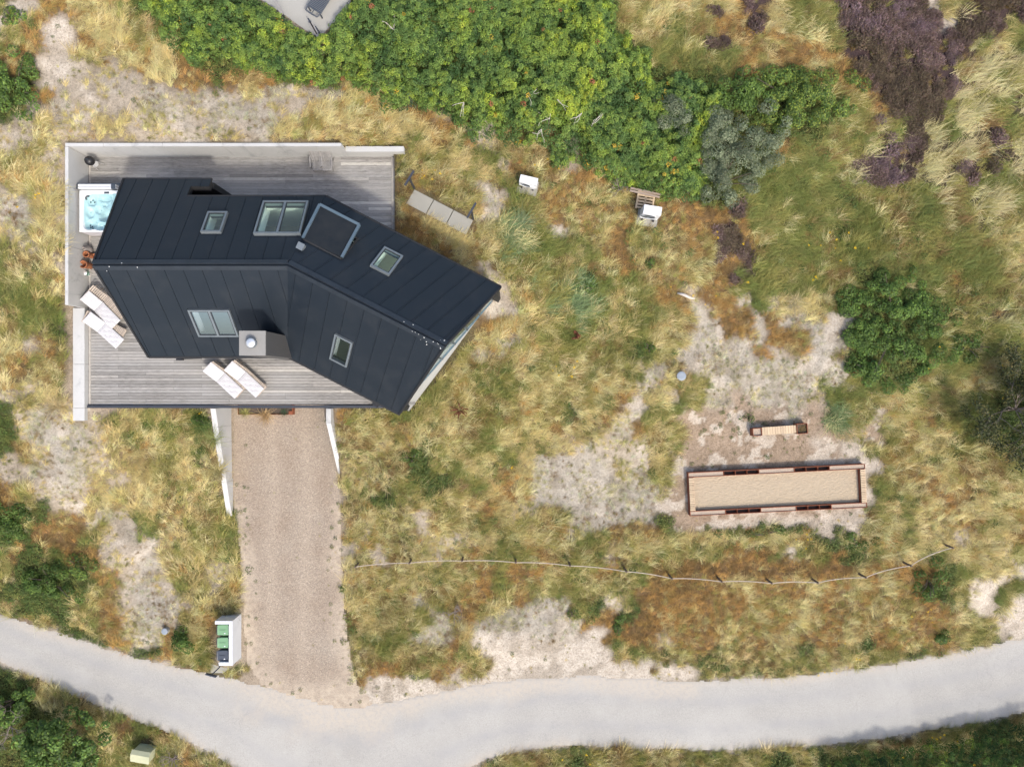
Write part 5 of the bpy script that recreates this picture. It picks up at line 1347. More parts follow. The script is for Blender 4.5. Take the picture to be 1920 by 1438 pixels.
shrub('rose_bush', 'big dark rose bush bordering the white sand patch', 1685, 612, 108, 104, .75, 'darkrose', .04, 520)
shrub('rose_bush', 'low spur of rose shoots south of the big dark rose bush', 1628, 690, 44, 30, .8, 'darkrose')
shrub('low_bush', 'dark low bush between silvery grass and the big dark rose bush', 1818, 648, 36, 28, .6, 'herb')
shrub('low_bush', 'dark green bush on the roadside slope, topped by green shoots', 88, 1092, 70, 34, .8, 'herb', .05)
shrub('low_bush', 'bright green bush behind the dark roadside bush', 146, 1068, 27, 26, .8, 'rose', .045)
shrub('low_bush', 'dark bush above the roadside slope west of the drive', 12, 985, 42, 42, .9, 'herb')
shrub('low_bush', 'small green bush between the lane and the bin shelter', 342, 1208, 27, 27, .8, 'herb', .05)
shrub('rose_bush', 'large rose bush south of the lane beside the utility cabinet', 105, 1395, 92, 62, 2.5, 'darkrose', .075, 220)
shrub('rose_bush', 'dark rose bush at the bare grey twigs south of the lane', 8, 1325, 42, 46, 1.4, 'darkrose', .06)
shrub('creeping_willow', 'dark creeping willow mat at the lower rim of the thicket', 762, 178, 27, 22, .5, 'juniper', .035, 500)
shrub('creeping_willow', 'small dark creeping willow inside the thicket rim', 828, 143, 16, 13, 1.2, 'juniper', .035, 500)
shrub('creeping_willow', 'tiny dark creeping willow at the thicket foot', 829, 194, 11, 12, .4, 'juniper', .035, 500)
shrub('herb_clump', 'fresh green herb clump in tall grass east of the drive', 770, 860, 22, 17, .45, 'herb', .04)
shrub('herb_clump', 'fresh green herb clump near the blue-green marram', 1097, 537, 20, 22, .45, 'herb', .04)
shrub('herb_clump', 'tiny green herb clump in dry grass east of the marram', 1222, 494, 9, 10, .35, 'herb', .04)
shrub('herb_clump', 'pair of green herbs south of the marram', 1218, 652, 12, 10, .35, 'herb', .04)
shrub('herb_clump', 'dark green herb clump below the rope fence on orange grass', 1160, 1172, 13, 19, .45, 'herb', .04)
shrub('herb_clump', 'small green herb clump on the grey lichen below the fence', 1076, 1150, 11, 8, .3, 'herb', .04)
shrub('herb_clump', 'green herbs lining the south side of the sand court', 1440, 1003, 34, 14, .3, 'herb', .04)
shrub('herb_clump', 'green herb patch at the south-east corner of the court', 1610, 1018, 38, 18, .3, 'herb', .04)
shrub('herb_clump', 'green herb patch behind the bench', 1404, 783, 13, 11, .2, 'herb', .035, 200)
shrub('low_bush', 'dark bush at the east end of the rope fence', 1752, 1088, 32, 48, .7, 'herb', .045, 180)
shrub('low_bush', 'dark green bush above the lane verge in the east', 1768, 1196, 24, 15, .5, 'herb', .045)
shrub('herb_clump', 'green herbs in the drive corner of the terrace wall', 372, 790, 20, 22, .5, 'herb', .04)
def twiggy(name, label, px, py, r_px, h, seed, leaves=0, cat='shrub', n=7, group=None):
    g = G(px, py, up=h * .7); R = r_px * (CAMH - g.z) / FPX; t = thing(name, label, cat, (g.x, g.y, g.z - .05), 0, group); rr = random.Random(seed)
    tr = MB(); tr.tube([(0, 0, 0), (.05, .02, h * .25), (.0, .06, h * .4)], [.09, .075, .06], 8); tr.build('trunk', M['bark'], t)
    br = MB(); tips = []
    def grow(p, d, L, r_, lv):
        k = 3; pts = [p]
        for i in range(k): d = (d + Vector((rr.gauss(0, .25), rr.gauss(0, .25), rr.gauss(0, .12)))).normalized(); pts.append(pts[-1] + d * L / k)
        br.tube(pts, [r_ * (1 - .2 * i) for i in range(k + 1)], 5, cap=False); tips.extend(pts[1:])
        if lv:
            for _ in range(3):
                nd = (d + Vector((rr.gauss(0, .7), rr.gauss(0, .7), rr.gauss(.1, .35)))).normalized(); grow(pts[rr.choice((2, 3))], nd, L * rr.uniform(.5, .75), r_ * .5, lv - 1)
    for i in range(n):
        a_ = i * 6.283 / n + rr.uniform(-.3, .3); grow(Vector((0, .05, h * .36)), Vector((math.cos(a_), math.sin(a_), rr.uniform(.25, .9))).normalized(), R * rr.uniform(.5, .75), .03, 3)
    br.build('branches', M['twig'], t)
    if leaves:
        tp = np.array([tuple(v) for v in tips]); k = RNG.integers(0, len(tp), leaves); p = tp[k] + RNG.normal(0, .10, (leaves, 3)); p[:, 2] -= .05
        p[:, 2] = np.maximum(p[:, 2], .1)
        m = leaf_mesh('crown', p, RNG.normal(0, .6, (leaves, 3)) + np.array([0, 0, 1]), RNG.uniform(.035, .065, leaves), pick(PAL['thorn'], leaves), M['leaf_obj'])
        o = bpy.data.objects.new('crown', m); COL.objects.link(o); o.parent = t
twiggy('thorn_tree', 'wind-bent thorn tree with bare grey twigs at the east edge', 1928, 770, 88, 2.4, 5, 14000, 'tree', 11)
twiggy('dead_shrub', 'leafless grey shrub beside the large rose bush south of the lane', 4, 1372, 46, 1.6, 8, 0)
twiggy('dead_shrub', 'leafless grey shrub right of the utility cabinet', 318, 1432, 22, 1.0, 9, 0)
twiggy('dead_shrub', 'grey dry twiggy shrub in the lichen below the rope fence', 852, 1152, 24, .4, 10, 0)
twiggy('dead_shrub', 'dry grey twig heap at the thicket near the pallet', 1164, 352, 20, .35, 12, 0)

# ------------------------------------------------------------------ ground cover: grass, heather, roses (uncountable masses)
def arrays_mesh(name, v, faces, shade, mat):
    m = bpy.data.meshes.new(name); v = np.asarray(v); f = np.asarray(faces)
    m.vertices.add(len(v)); m.vertices.foreach_set('co', v.ravel())
    k = f.shape[1]; m.loops.add(f.size); m.loops.foreach_set('vertex_index', f.ravel()); m.polygons.add(len(f))
    m.polygons.foreach_set('loop_start', np.arange(0, f.size, k)); m.polygons.foreach_set('loop_total', np.full(len(f), k)); m.update(calc_edges=True)
    at = m.attributes.new('shade', 'FLOAT_COLOR', 'POINT'); at.data.foreach_set('color', np.concatenate([shade, np.ones((len(shade), 1))], 1).ravel())
    m.materials.append(mat); return m
def tuft(name, nb, length, spread_az, elev, width, root, droop, seed, straw=.5, curl=.0):
    """a tuft of curved blades; spread_az: how far blades fan out from +X (pi = all round)"""
    r = np.random.default_rng(seed); V = []; F = []; S = []; o = 0; seg = 4
    for i in range(nb):
        az = r.uniform(-math.pi, math.pi) if spread_az >= 3 else r.normal(0, spread_az)
        L = length * r.uniform(.55, 1.15); e0 = np.clip(r.normal(elev, .22), .15, 1.5); w = width * r.uniform(.7, 1.3)
        p0 = np.array([r.normal(0, root), r.normal(0, root), -.02]); d = np.array([math.cos(az), math.sin(az)]); sd = np.array([-d[1], d[0]])
        bend = r.normal(0, .25) + curl
        tone = r.uniform(.72, 1.22); hue = r.uniform(-1, 1)
        dr = droop * r.uniform(.5, 1.3)
        for k in range(seg + 1):
            s = k / seg; hor = L * (s * math.cos(e0) + .45 * s * s * math.sin(e0)); z = L * (s * math.sin(e0) - dr * s * s)
            c = p0[:2] + d * hor + sd * bend * L * s * s; ww = w * (1 - .75 * s) * .5
            z = max(z, .01 + .03 * s)
            V += [(c[0] - sd[0] * ww, c[1] - sd[1] * ww, z + p0[2]), (c[0] + sd[0] * ww, c[1] + sd[1] * ww, z + p0[2] + .004)]
            tip = straw * s
            S += [(tone * (1 + .06 * hue + .10 * tip), tone * (1 + .05 * tip), tone * (1 - .10 * hue + .05 * tip))] * 2
        for k in range(seg): q = o + 2 * k; F.append((q, q + 1, q + 3, q + 2))
        o += 2 * (seg + 1)
    return arrays_mesh(name, V, F, np.array(S), M['grass'])
def leafcluster(name, n, R, H_, leaf, seed, aspect=.6, mat='leaf_inst', up=.8, flat=.35):
    r = np.random.default_rng(seed); d = r.normal(size=(n, 3)); d[:, 2] = np.abs(d[:, 2]); d /= np.linalg.norm(d, axis=1, keepdims=True)
    p = d * (R * r.uniform(.35, 1, (n, 1)) ** .6); p[:, 2] *= H_ / R
    nr = d * flat + np.array([0, 0, up]) + r.normal(0, .35, (n, 3)); nr /= np.linalg.norm(nr, axis=1, keepdims=True)
    t = np.cross(nr, r.normal(size=(n, 3))); t /= np.linalg.norm(t, axis=1, keepdims=True); b = np.cross(nr, t); s = leaf * r.uniform(.7, 1.3, (n, 1))
    v = np.stack([p - t * s, p - b * s * aspect + nr * s * .2, p + t * s, p + b * s * aspect + nr * s * .2], 1).reshape(-1, 3)
    tone = r.uniform(.72, 1.3, (n, 1)); sh = np.repeat(np.concatenate([tone * r.uniform(.9, 1.15, (n, 1)), tone, tone * .95], 1), 4, 0)
    return arrays_mesh(name, v, np.arange(4 * n).reshape(n, 4), sh, M[mat])
def sprigs(name, n, R, H_, seed):
    r = np.random.default_rng(seed); V = []; F = []; S = []; o = 0
    for i in range(n):
        a, q = r.uniform(0, 6.283), math.sqrt(r.uniform()) * R; x, y = q * math.cos(a), q * math.sin(a); h = H_ * (1 - .5 * (q / R) ** 2) * r.uniform(.7, 1.1)
        lx, ly = x * .35 + r.normal(0, .02), y * .35 + r.normal(0, .02); w = r.uniform(.012, .022); b = r.uniform(0, 3.14); c, s_ = math.cos(b) * w, math.sin(b) * w
        V += [(x, y, h * .3), (x + lx + c, y + ly + s_, h * .8), (x + lx * 1.3, y + ly * 1.3, h), (x + lx - c, y + ly - s_, h * .8)]
        V += [(x + lx - s_ * 1.2, y + ly + c * 1.2, h * .82), (x + lx + c, y + ly + s_, h * .85), (x + lx + s_ * 1.2, y + ly - c * 1.2, h * .83), (x + lx - c, y + ly - s_, h * .86)]
        tone = r.uniform(.65, 1.35); S += [(tone * r.uniform(.95, 1.1), tone * r.uniform(.9, 1.05), tone * r.uniform(.9, 1.15))] * 8
        F += [(o, o + 1, o + 2, o + 3), (o + 4, o + 5, o + 6, o + 7)]; o += 8
    return arrays_mesh(name, V, F, np.array(S), M['grass'])

def scatter(name, pts, rotz, scl, idx, tint, protos, label, cat, tilt=None, zs=None):
    n = len(pts); m = bpy.data.meshes.new(name); m.vertices.add(n); m.vertices.foreach_set('co', np.asarray(pts, float).ravel())
    rot = np.zeros((n, 3)); rot[:, 2] = rotz
    if tilt is not None: rot[:, :2] = tilt
    sc3 = np.stack([scl, scl, scl if zs is None else scl * zs], 1)
    for nm, ty, key, arr in (('rot', 'FLOAT_VECTOR', 'vector', rot), ('scl', 'FLOAT_VECTOR', 'vector', sc3), ('idx', 'INT', 'value', np.asarray(idx, np.int32)), ('tint', 'FLOAT_COLOR', 'color', np.concatenate([tint, np.ones((n, 1))], 1))):
        a = m.attributes.new(nm, ty, 'POINT'); a.data.foreach_set(key, arr.ravel())
    ob = bpy.data.objects.new(name, m); COL.objects.link(ob); tag(ob, label, cat, kind='stuff')
    pc = bpy.data.collections.new(name + '_kinds')
    for i, me in enumerate(protos):
        po = bpy.data.objects.new('%s_kind_%02d' % (name, i), me); pc.objects.link(po)
    g = bpy.data.node_groups.new(name + '_growth', 'GeometryNodeTree')
    g.interface.new_socket('Geometry', in_out='INPUT', socket_type='NodeSocketGeometry'); g.interface.new_socket('Geometry', in_out='OUTPUT', socket_type='NodeSocketGeometry')
    N = g.nodes; gi, go = N.new('NodeGroupInput'), N.new('NodeGroupOutput'); ip = N.new('GeometryNodeInstanceOnPoints'); ci = N.new('GeometryNodeCollectionInfo')
    ci.inputs[0].default_value = pc; ci.inputs['Separate Children'].default_value = True; ci.inputs['Reset Children'].default_value = True
    ip.inputs['Pick Instance'].default_value = True
    def na(nm, ty): k = N.new('GeometryNodeInputNamedAttribute'); k.data_type = ty; k.inputs[0].default_value = nm; return k.outputs[0]
    g.links.new(gi.outputs[0], ip.inputs['Points']); g.links.new(ci.outputs[0], ip.inputs['Instance'])
    g.links.new(na('idx', 'INT'), ip.inputs['Instance Index']); g.links.new(na('rot', 'FLOAT_VECTOR'), ip.inputs['Rotation']); g.links.new(na('scl', 'FLOAT_VECTOR'), ip.inputs['Scale'])
    g.links.new(ip.outputs[0], go.inputs[0])
    md = ob.modifiers.new('growth', 'NODES'); md.node_group = g; return ob

def jitter_grid(step, x0=-29.5, x1=29.5, y0=-22.5, y1=22.5):
    A, B = np.meshgrid(np.arange(x0, x1, step), np.arange(y0, y1, step)); a, b = A.ravel(), B.ravel()
    return a + RNG.uniform(-.5, .5, a.size) * step, b + RNG.uniform(-.5, .5, b.size) * step
KEEP = [(DECKP, .16), (ROAD, .06), (COURT, .12), (PADTOP, .05), (SLABP, .2), (SHPAD, .05)]
def blocked(x, y):
    bad = np.zeros(x.shape, bool)
    for poly, mrg in KEEP: bad |= inpoly(x, y, poly) | (polydist(x, y, poly) < mrg)
    bad |= inpoly(x, y, rect(-20.75, -19.9, -1.95, 3.7)) | inpoly(x, y, rect(-20.4, -19.9, 3, 11.1)) | inpoly(x, y, rect(-20.4, -5.0, 10.6, 11.08))
    bad |= inpoly(x, y, rect(xL - .32, xL, -6.8, -.9)) | inpoly(x, y, rect(xR, xR + .28, -4.7, -.9))
    for q in ((991, 340), (1222, 396)):
        g = G(*q, up=.7); bad |= (np.hypot(x - g.x, (y - g.y + .15) * 1.3) < .62)
    g = G(1209, 378); bad |= inpoly(x, y, [(g.x - .5, g.y - .5), (g.x + .5, g.y - .5), (g.x + .5, g.y + .5), (g.x - .5, g.y + .5)])
    bad |= polydist(x, y, [tuple(bn.location[:2]), (bn.location.x + .01, bn.location.y)], False) < .35
    bad |= polydist(x, y, [(bn.location.x - 1.2 * math.cos(rzb), bn.location.y - 1.2 * math.sin(rzb)), (bn.location.x + 1.2 * math.cos(rzb), bn.location.y + 1.2 * math.sin(rzb))], False) < .3
    g = ub.location; bad |= np.hypot(x - g.x, y - g.y) < .55
    return bad
GB = np.array((1.28, 1.37, 1.06))
COLR = {'straw': (.43, .34, .195), 'pale': (.52, .445, .30), 'gold': (.34, .20, .085), 'olive': (.235, .208, .08), 'green': (.135, .15, .05), 'blue': (.16, .215, .125), 'brown': (.19, .12, .06), 'grey': (.43, .395, .345), 'silver': (.40, .345, .235), 'dark': (.055, .085, .025), 'lgrey': (.33, .285, .235)}
MIX = {'y': [('straw', .48), ('pale', .26), ('gold', .12), ('olive', .14)], 't': [('straw', .5), ('pale', .3), ('olive', .2)], 'o': [('brown', .18), ('gold', .52), ('straw', .20), ('olive', .10)],
       'm': [('green', .17), ('olive', .36), ('straw', .22), ('pale', .20), ('brown', .05)], 'e': [('green', .46), ('olive', .40), ('pale', .10), ('brown', .04)], 'b': [('pale', .14), ('blue', .48), ('green', .18), ('olive', .20)],
       'p': [('silver', .62), ('olive', .24), ('brown', .14)], 'g': [('brown', .16), ('grey', .40), ('pale', .18), ('olive', .16), ('lgrey', .10)], 'd': [('dark', .6), ('green', .4)], 's': [('olive', .5), ('straw', .5)], 'k': [('green', .7), ('straw', .3)],
       'h': [('brown', .5), ('olive', .5)], 'r': [('green', .5), ('olive', .5)], '.': [('olive', 1.0)]}
PROB = {'y': .96, 't': .55, 'o': .95, 'm': .97, 'e': .98, 'b': .98, 'p': .6, 'g': .85, 'd': .45, 's': .035, 'k': .035, 'h': .22, 'r': .55, '.': .0}
SIZE = {'y': (.62, 1.0), 't': (.40, .75), 'o': (.5, .85), 'm': (.6, 1.05), 'e': (.75, 1.15), 'b': (.9, 1.3), 'p': (.8, 1.15), 'g': (.34, .62), 'd': (.5, .8), 's': (.25, .45), 'k': (.22, .4), 'h': (.5, .8), 'r': (.5, .6), '.': (.3, .4)}
xg, yg = jitter_grid(.16)
zg_ = TZ(xg, yg); kc = classify(xg, yg, zg_)
prob = np.array([PROB[c] for c in CODES])[kc]
patch = fbm(xg, yg, .9, 101, 2)
pp_ = fbm(xg, yg, .55, 115, 2); prob = np.where(kc == CODES.index('p'), np.where(pp_ > .53, .8, .1), prob)
prob = np.where(np.isin(kc, [CODES.index(c) for c in 'tg']), prob * np.clip((patch - .25) * 3.2, .15, 1.7), prob)
dind = inpoly(xg, yg, DRIVE)
edge_d = polydist(xg, yg, DRIVE)
prob = np.where(dind, np.where((edge_d < .9) & (yg < -5), .05, .006), prob)
ok = (RNG.uniform(size=xg.size) < prob) & ~blocked(xg, yg)
ok |= (RNG.uniform(size=xg.size) < .0)
xg, yg, zg_, kc, dind = xg[ok], yg[ok], zg_[ok], kc[ok], dind[ok]
n = len(xg); print('tufts', n)
tint = np.zeros((n, 3)); sel = np.clip(.5 + (fbm(xg, yg, 1.3, 103, 3) - .5) * 1.6 + RNG.normal(0, .30, n), 0, .999)
for ci_, c in enumerate(CODES):
    mk = kc == ci_
    if not mk.any(): continue
    mix = MIX[c]; ws = np.cumsum([w_ for _, w_ in mix]); ws = ws / ws[-1]
    tint[mk] = np.array([COLR[a] for a, _ in mix])[np.searchsorted(ws, sel[mk], side='right').clip(0, len(mix) - 1)]
tint *= GB * RNG.uniform(.74, 1.24, (n, 1)) * (1 + RNG.normal(0, .03, (n, 3)))
lo = np.array([SIZE[c][0] for c in CODES])[kc]; hi = np.array([SIZE[c][1] for c in CODES])[kc]
scl = np.where(np.isin(kc, [CODES.index(c) for c in 'ymebp']), .86, .78) * (lo + (hi - lo) * RNG.uniform(size=n) ** 1.2) * (.75 + .55 * fbm(xg, yg, 1.9, 109, 2))
scl = np.where(dind, .22, scl)
ang = math.radians(28) + (fbm(xg, yg, 2.2, 105, 2) - .5) * 2.3 + RNG.normal(0, .28, n)
isp = kc == CODES.index('p'); ang = np.where(isp, math.radians(32) + (fbm(xg, yg, 3, 117) - .5) * .8 + RNG.normal(0, .15, n), ang); scl = np.where(isp, scl * 1.25, scl)
ang = np.where(xg < -13, ang + math.radians(35) + (fbm(xg, yg, 1.2, 107, 2) - .5) * 4, ang)
marram = [tuft('marram_%d' % i, 34, .62, [.45, .6, .75, .5][i], [.6, .75, .5, .42][i], .016, .08, .26, 200 + i) for i in range(4)]
radial = [tuft('radial_%d' % i, 36, .42, 3.2, [.75, .9][i], .014, .035, .30, 220 + i) for i in range(2)]
fine = [tuft('fine_%d' % i, 44, .34, 3.2, 1.0, .013, .12, .2, 230 + i, curl=.2) for i in range(2)]
u_ = RNG.uniform(size=n); pidx = np.zeros(n, int)
grp = {'y': (.60, .16), 't': (.30, .62), 'o': (.40, .12), 'm': (.62, .12), 'e': (.62, .08), 'b': (.9, .05), 'p': (.92, .05), 'g': (.05, .25), 'd': (.2, .1), 's': (.1, .8), 'k': (.0, .3), 'h': (.6, .2), 'r': (.5, .3), '.': (0, .5)}
pm = np.array([grp[c][0] for c in CODES])[kc]; pr = np.array([grp[c][1] for c in CODES])[kc]
r4 = RNG.integers(0, 4, n); r2 = RNG.integers(0, 2, n)
pidx = np.where(u_ < pm, r4, np.where(u_ < pm + pr, 4 + r2, 6 + r2))
kinds = [('dry_grass', 'dry straw coloured dune grass covering the slopes', 'grass', 'ytosk.'), ('marram_grass', 'green and blue-green marram grass bent by the wind', 'grass', 'mebd'), ('silver_grass', 'silvery wind-combed grass between the heather', 'grass', 'phr'), ('grey_hair_grass', 'low grey hair grass and lichen on bare sand', 'grass', 'g')]
for nm, lab, cat, codes in kinds:
    mk = np.isin(kc, [CODES.index(c) for c in codes])
    scatter(nm, np.stack([xg, yg, zg_], 1)[mk], ang[mk], scl[mk], pidx[mk], tint[mk], marram + radial + fine, lab, cat, tilt=RNG.normal(0, .12, (mk.sum(), 2)))

# heather
xh, yh = jitter_grid(.15); zh = TZ(xh, yh); kh = classify(xh, yh, zh)
ok = ((kh == CODES.index('h')) & (fbm(xh, yh, .95, 119, 3) > .40) & (RNG.uniform(size=xh.size) < .9)) & ~blocked(xh, yh); xh, yh, zh = xh[ok], yh[ok], zh[ok]
hc = np.array([(.118, .088, .070), (.15, .113, .096), (.145, .110, .108), (.105, .085, .055)]); hs = np.clip((fbm(xh, yh, 1.5, 111, 2) - .5) * 2.6 + .5 + RNG.normal(0, .15, len(xh)), 0, .999)
hk = np.searchsorted([.3, .6, .93], hs); hk = np.where(hk == 3, 2, np.where(hk == 2, 1, np.where(hk == 1, 0, 3)))
scatter('heather', np.stack([xh, yh, zh - .02], 1), RNG.uniform(0, 6.28, len(xh)), RNG.uniform(.8, 1.2, len(xh)) * (.45 + 1.1 * fbm(xh, yh, .75, 113, 2)), RNG.integers(0, 2, len(xh)), 1.55 * hc[hk] * RNG.uniform(.65, 1.4, (len(xh), 1)), [sprigs('sprig_%d' % i, 90, .17, .30, 300 + i) for i in range(2)], 'brown and purple heather cushions in the north-east', 'heather')

# low herbs in the dark green and meadow cells
xd, yd = jitter_grid(.2); zd = TZ(xd, yd); kd = classify(xd, yd, zd)
pd_ = np.where(np.isin(kd, [CODES.index(c) for c in 'dr']), .75, np.where(np.isin(kd, [CODES.index(c) for c in 'em']), np.where(fbm(xd, yd, 1.4, 121, 2) > .72, .3, .05), np.where(kd == CODES.index('k'), np.where(fbm(xd, yd, .8, 122, 2) > .70, .35, .012), np.where(np.isin(kd, [CODES.index(c) for c in 'gts']), .02, 0))))
pd_ = np.where(inpoly(xd, yd, DRIVE), np.where(yd < -4.5, .10, .03), pd_)
ok = (RNG.uniform(size=xd.size) < pd_) & ~blocked(xd, yd) & ~(inpoly(xd, yd, DRIVE) & (polydist(xd, yd, DRIVE) > .8)); xd, yd, zd, kd = xd[ok], yd[ok], zd[ok], kd[ok]
herb = [leafcluster('herb_%d' % i, 46, .20, .22, .035, 320 + i, .5) for i in range(2)]
hcol = np.array([(.075, .12, .03), (.105, .15, .04), (.14, .165, .045)])[RNG.integers(0, 3, len(xd))] * RNG.uniform(.8, 1.2, (len(xd), 1))
scatter('low_herbs', np.stack([xd, yd, zd], 1), RNG.uniform(0, 6.28, len(xd)), np.where(np.isin(kd, [CODES.index(c) for c in 'kgts.']), RNG.uniform(.35, .65, len(xd)), RNG.uniform(.7, 1.3, len(xd))), RNG.integers(0, 2, len(xd)), hcol, herb, 'low dark green herbs growing through the grass', 'herbs')

# rose thickets
THK = [(x, y) for x, y in [(262, -60), (270, 0), (300, 45), (310, 75), (345, 95), (350, 112), (400, 118), (430, 112), (455, 128), (500, 125), (510, 138), (560, 150), (600, 155), (650, 138), (700, 150), (718, 180), (760, 170), (800, 185), (850, 205), (885, 235), (940, 245), (965, 262), (1010, 262), (1055, 282), (1110, 285), (1140, 312), (1180, 335), (1215, 340), (1262, 352), (1320, 350), (1350, 300), (1370, 200), (1380, 150), (1300, 118), (1245, 130), (1232, 95), (1200, 55), (1165, 30), (1150, -60)]]
THB = [(1560, 1445), (1610, 1425), (1680, 1418), (1740, 1412), (1800, 1398), (1870, 1385), (1940, 1372), (2000, 1360), (2000, 1500), (1560, 1500)]
ROSE = [leafcluster('rosette_%d' % i, 34, .125, .10, .028, 340 + i, .7, up=1.0) for i in range(4)] + [leafcluster('rosedeep_%d' % i, 44, .2, .2, .032, 350 + i, .65, up=.5, flat=.8) for i in range(2)]
def thicket(name, label, polypx, zmean, hmul, colset, step=.112):
    poly = [P(a, b, zmean)[:2] for a, b in polypx]; xs = [p[0] for p in poly]; ys = [p[1] for p in poly]
    x, y = jitter_grid(step, min(xs), max(xs), min(ys), max(ys)); jx, jy = (fbm(x, y, 1.1, 131) - .5) * 1.1, (fbm(x, y, 1.1, 132) - .5) * 1.1
    ins_ = inpoly(x + jx, y + jy, poly) & (inpoly(x, y, PADTOP) == False) & (polydist(x, y, PADTOP) > .25); x, y, jx, jy = x[ins_], y[ins_], jx[ins_], jy[ins_]
    d = np.minimum(polydist(x + jx, y + jy, poly), polydist(x, y, PADTOP)); z = TZ(x, y); n = len(x)
    crown = fbm(x, y, 1.7, 133, 3); fine_ = vnoise(x, y, .38, 135)
    h = (.35 + .65 * smooth(0, .9, d)) * (.55 + 1.0 * crown) * hmul + (fine_ - .5) * .35
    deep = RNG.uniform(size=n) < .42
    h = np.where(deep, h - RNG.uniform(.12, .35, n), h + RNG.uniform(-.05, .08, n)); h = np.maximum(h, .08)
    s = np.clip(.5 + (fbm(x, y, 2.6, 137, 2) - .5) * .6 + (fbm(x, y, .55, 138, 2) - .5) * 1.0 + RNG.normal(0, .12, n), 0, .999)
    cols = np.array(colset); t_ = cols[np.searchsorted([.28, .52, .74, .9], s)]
    t_ = np.where(deep[:, None], t_ * np.array((.5, .6, .7)), t_) * RNG.uniform(.8, 1.25, (n, 1))  # lower leaves tinted darker: shade in the gaps put into the colour
    odd = RNG.uniform(size=n); pk = fbm(x, y, .8, 139, 2) > .66; t_[pk & (odd > .965)] = (.50, .36, .05); t_[odd < .004] = (.34, .14, .07)
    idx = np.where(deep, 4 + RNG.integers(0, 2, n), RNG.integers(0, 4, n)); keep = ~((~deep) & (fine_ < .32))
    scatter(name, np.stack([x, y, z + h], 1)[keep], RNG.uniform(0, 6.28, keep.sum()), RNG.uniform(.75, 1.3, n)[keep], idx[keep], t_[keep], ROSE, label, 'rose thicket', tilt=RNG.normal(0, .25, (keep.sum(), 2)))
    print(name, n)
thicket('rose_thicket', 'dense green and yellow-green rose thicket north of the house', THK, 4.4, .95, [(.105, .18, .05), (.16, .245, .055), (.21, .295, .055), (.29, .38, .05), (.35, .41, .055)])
thicket('rose_thicket', 'dark green rose hedge south-east of the lane', THB, 1.2, 1.9, [(.035, .085, .02), (.06, .125, .024), (.095, .17, .028), (.14, .21, .03), (.2, .27, .03)], .15)
# grey wiry stems lying through the thicket
m2 = MB(); rr = random.Random(17)
for px, py in ((1030, 225), (1015, 245), (870, 195), (1090, 215), (740, 60), (1110, 235), (1045, 190), (985, 180)):
    g = G(px, py, up=1.0); p = Vector((g.x, g.y, g.z + 1.15)); d = Vector((rr.gauss(0, 1), rr.gauss(0, 1), .1)).normalized()
    for _ in range(3):
        pts = [p]; dd = (d + Vector((rr.gauss(0, .5), rr.gauss(0, .5), rr.gauss(0, .1)))).normalized()
        for i in range(4): dd = (dd + Vector((rr.gauss(0, .3), rr.gauss(0, .3), rr.gauss(0, .15)))).normalized(); pts.append(pts[-1] + dd * .16)
        m2.tube([p - Vector((0, 0, .8))] + pts, [.014, .013, .012, .01, .008, .006], 5)
o = m2.build('dead_rose_stems', M['driftwood']); tag(o, 'pale dead stems poking out of the rose thicket', 'stems', kind='stuff')

# yellow ragwort dots
fl = []
for c, sp_, k in (((1570, 455), 30, 9), ((775, 385), 12, 6), ((800, 330), 16, 6), ((1530, 520), 8, 4), ((960, 875), 4, 3), ((1510, 1010), 18, 6), ((1590, 1240), 30, 8), ((1740, 1145), 14, 5), ((1065, 695), 18, 6), ((380, 775), 8, 5), ((1760, 1395), 40, 12), ((1090, 1430), 60, 14), ((60, 380), 30, 4), ((1010, 330), 40, 5), ((1300, 500), 80, 8), ((1850, 700), 60, 6)):
    for _ in range(k): fl.append((c[0] + RNG.normal(0, sp_), c[1] + RNG.normal(0, sp_ * .6)))
fp = [G(a, b, up=.45) for a, b in fl]
fm = leafcluster('ragwort', 14, .05, .03, .018, 360, .8, up=1.2)
fx_, fy_ = np.array([p.x for p in fp]), np.array([p.y for p in fp]); okf = ~blocked(fx_, fy_)
scatter('ragwort_flowers', np.array([(p.x, p.y, p.z + .45) for p in fp])[okf], RNG.uniform(0, 6, okf.sum()), RNG.uniform(.7, 1.4, okf.sum()), np.zeros(okf.sum(), int), np.tile((.62, .45, .02), (okf.sum(), 1)) * RNG.uniform(.8, 1.1, (okf.sum(), 1)), [fm], 'small yellow ragwort flowers dotted through the grass', 'flowers')

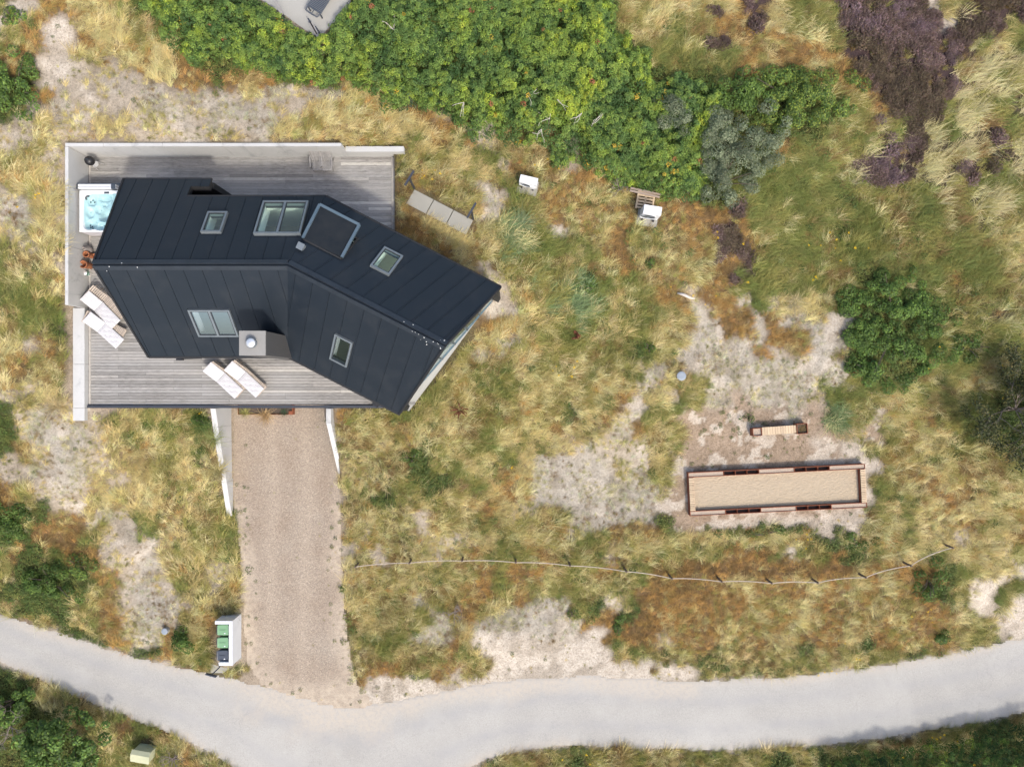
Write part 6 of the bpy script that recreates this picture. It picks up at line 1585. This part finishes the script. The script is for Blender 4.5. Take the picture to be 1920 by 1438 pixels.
# single tussocks one can tell apart
def tussock(label, px, py, size, col, seed, spread=3.2, rz=0, up=.25, zoff=None):
    g = G(px, py, up=up) if zoff is None else Vector(P(px, py, zoff))
    me = tuft('blades', 150, .62, spread, .85, .016, .09, .32, seed); ob = bpy.data.objects.new('blades', me)
    me.materials.clear(); me.materials.append(M['leaf_obj'])
    sh = np.zeros(len(me.vertices) * 4); me.attributes['shade'].data.foreach_get('color', sh); sh = sh.reshape(-1, 4); sh[:, :3] *= np.array(col); a = me.attributes.new('tint', 'FLOAT_COLOR', 'POINT'); a.data.foreach_set('color', sh.ravel())
    t = thing('grass_tussock', label, 'grass tussock', (g.x, g.y, g.z), rz, 'large grass tussocks'); COL.objects.link(ob); ob.parent = t; ob.scale = (size,) * 3
    MB().lathe([(.10 * size, -.03), (.08 * size, .04), (0, .06)], n=10).build('crown', M['bark'], t)
tussock('big green tussock beyond the bench box', 1573, 782, 1.45, (.13, .19, .075), 401)
tussock('blond tussock just south of the big green tussock', 1592, 812, .9, (.55, .45, .27), 402)
tussock('blond tussock spilling out of the steel planter', 499, 776, 1.05, (.52, .38, .2), 403, 1.1, -1.57, zoff=.35)
tussock('pale tussock on the edge of the white sand patch', 1492, 568, 1.05, (.50, .43, .26), 404)
tussock('green tussock hanging over the wing wall of the drive', 395, 822, 1.15, (.24, .27, .09), 405)
tussock('fresh green tussock in the corner of wing wall and terrace', 372, 800, 1.1, (.13, .2, .06), 406)
tussock('straw tussock over the lower wing wall of the drive', 405, 880, 1.25, (.36, .32, .14), 407)
tussock('golden tussock in the bare sand at the thicket rim', 470, 135, 1.2, (.42, .28, .12), 408)
tussock('olive tussock behind the closed end of the bin shelter', 428, 1145, 1.25, (.24, .23, .10), 409)
tussock('pale tussock west of the broad low wall', 98, 760, 1.2, (.47, .38, .2), 410)
tussock('blue-green tussock east of the paving slabs', 975, 420, 1.2, (.17, .23, .12), 411, .8, .5)
tussock('low straw tussock in the planter beside the blond one', 460, 773, .6, (.34, .34, .12), 412, zoff=.38)
tussock('herb filled tussock in the end box of the bench', 1503, 804, .42, (.22, .16, .05), 413, zoff=1.3)
tussock('dark herb tussock at the planter end', 532, 774, .45, (.06, .1, .05), 414, zoff=.38)
print('objects', len(bpy.data.objects))
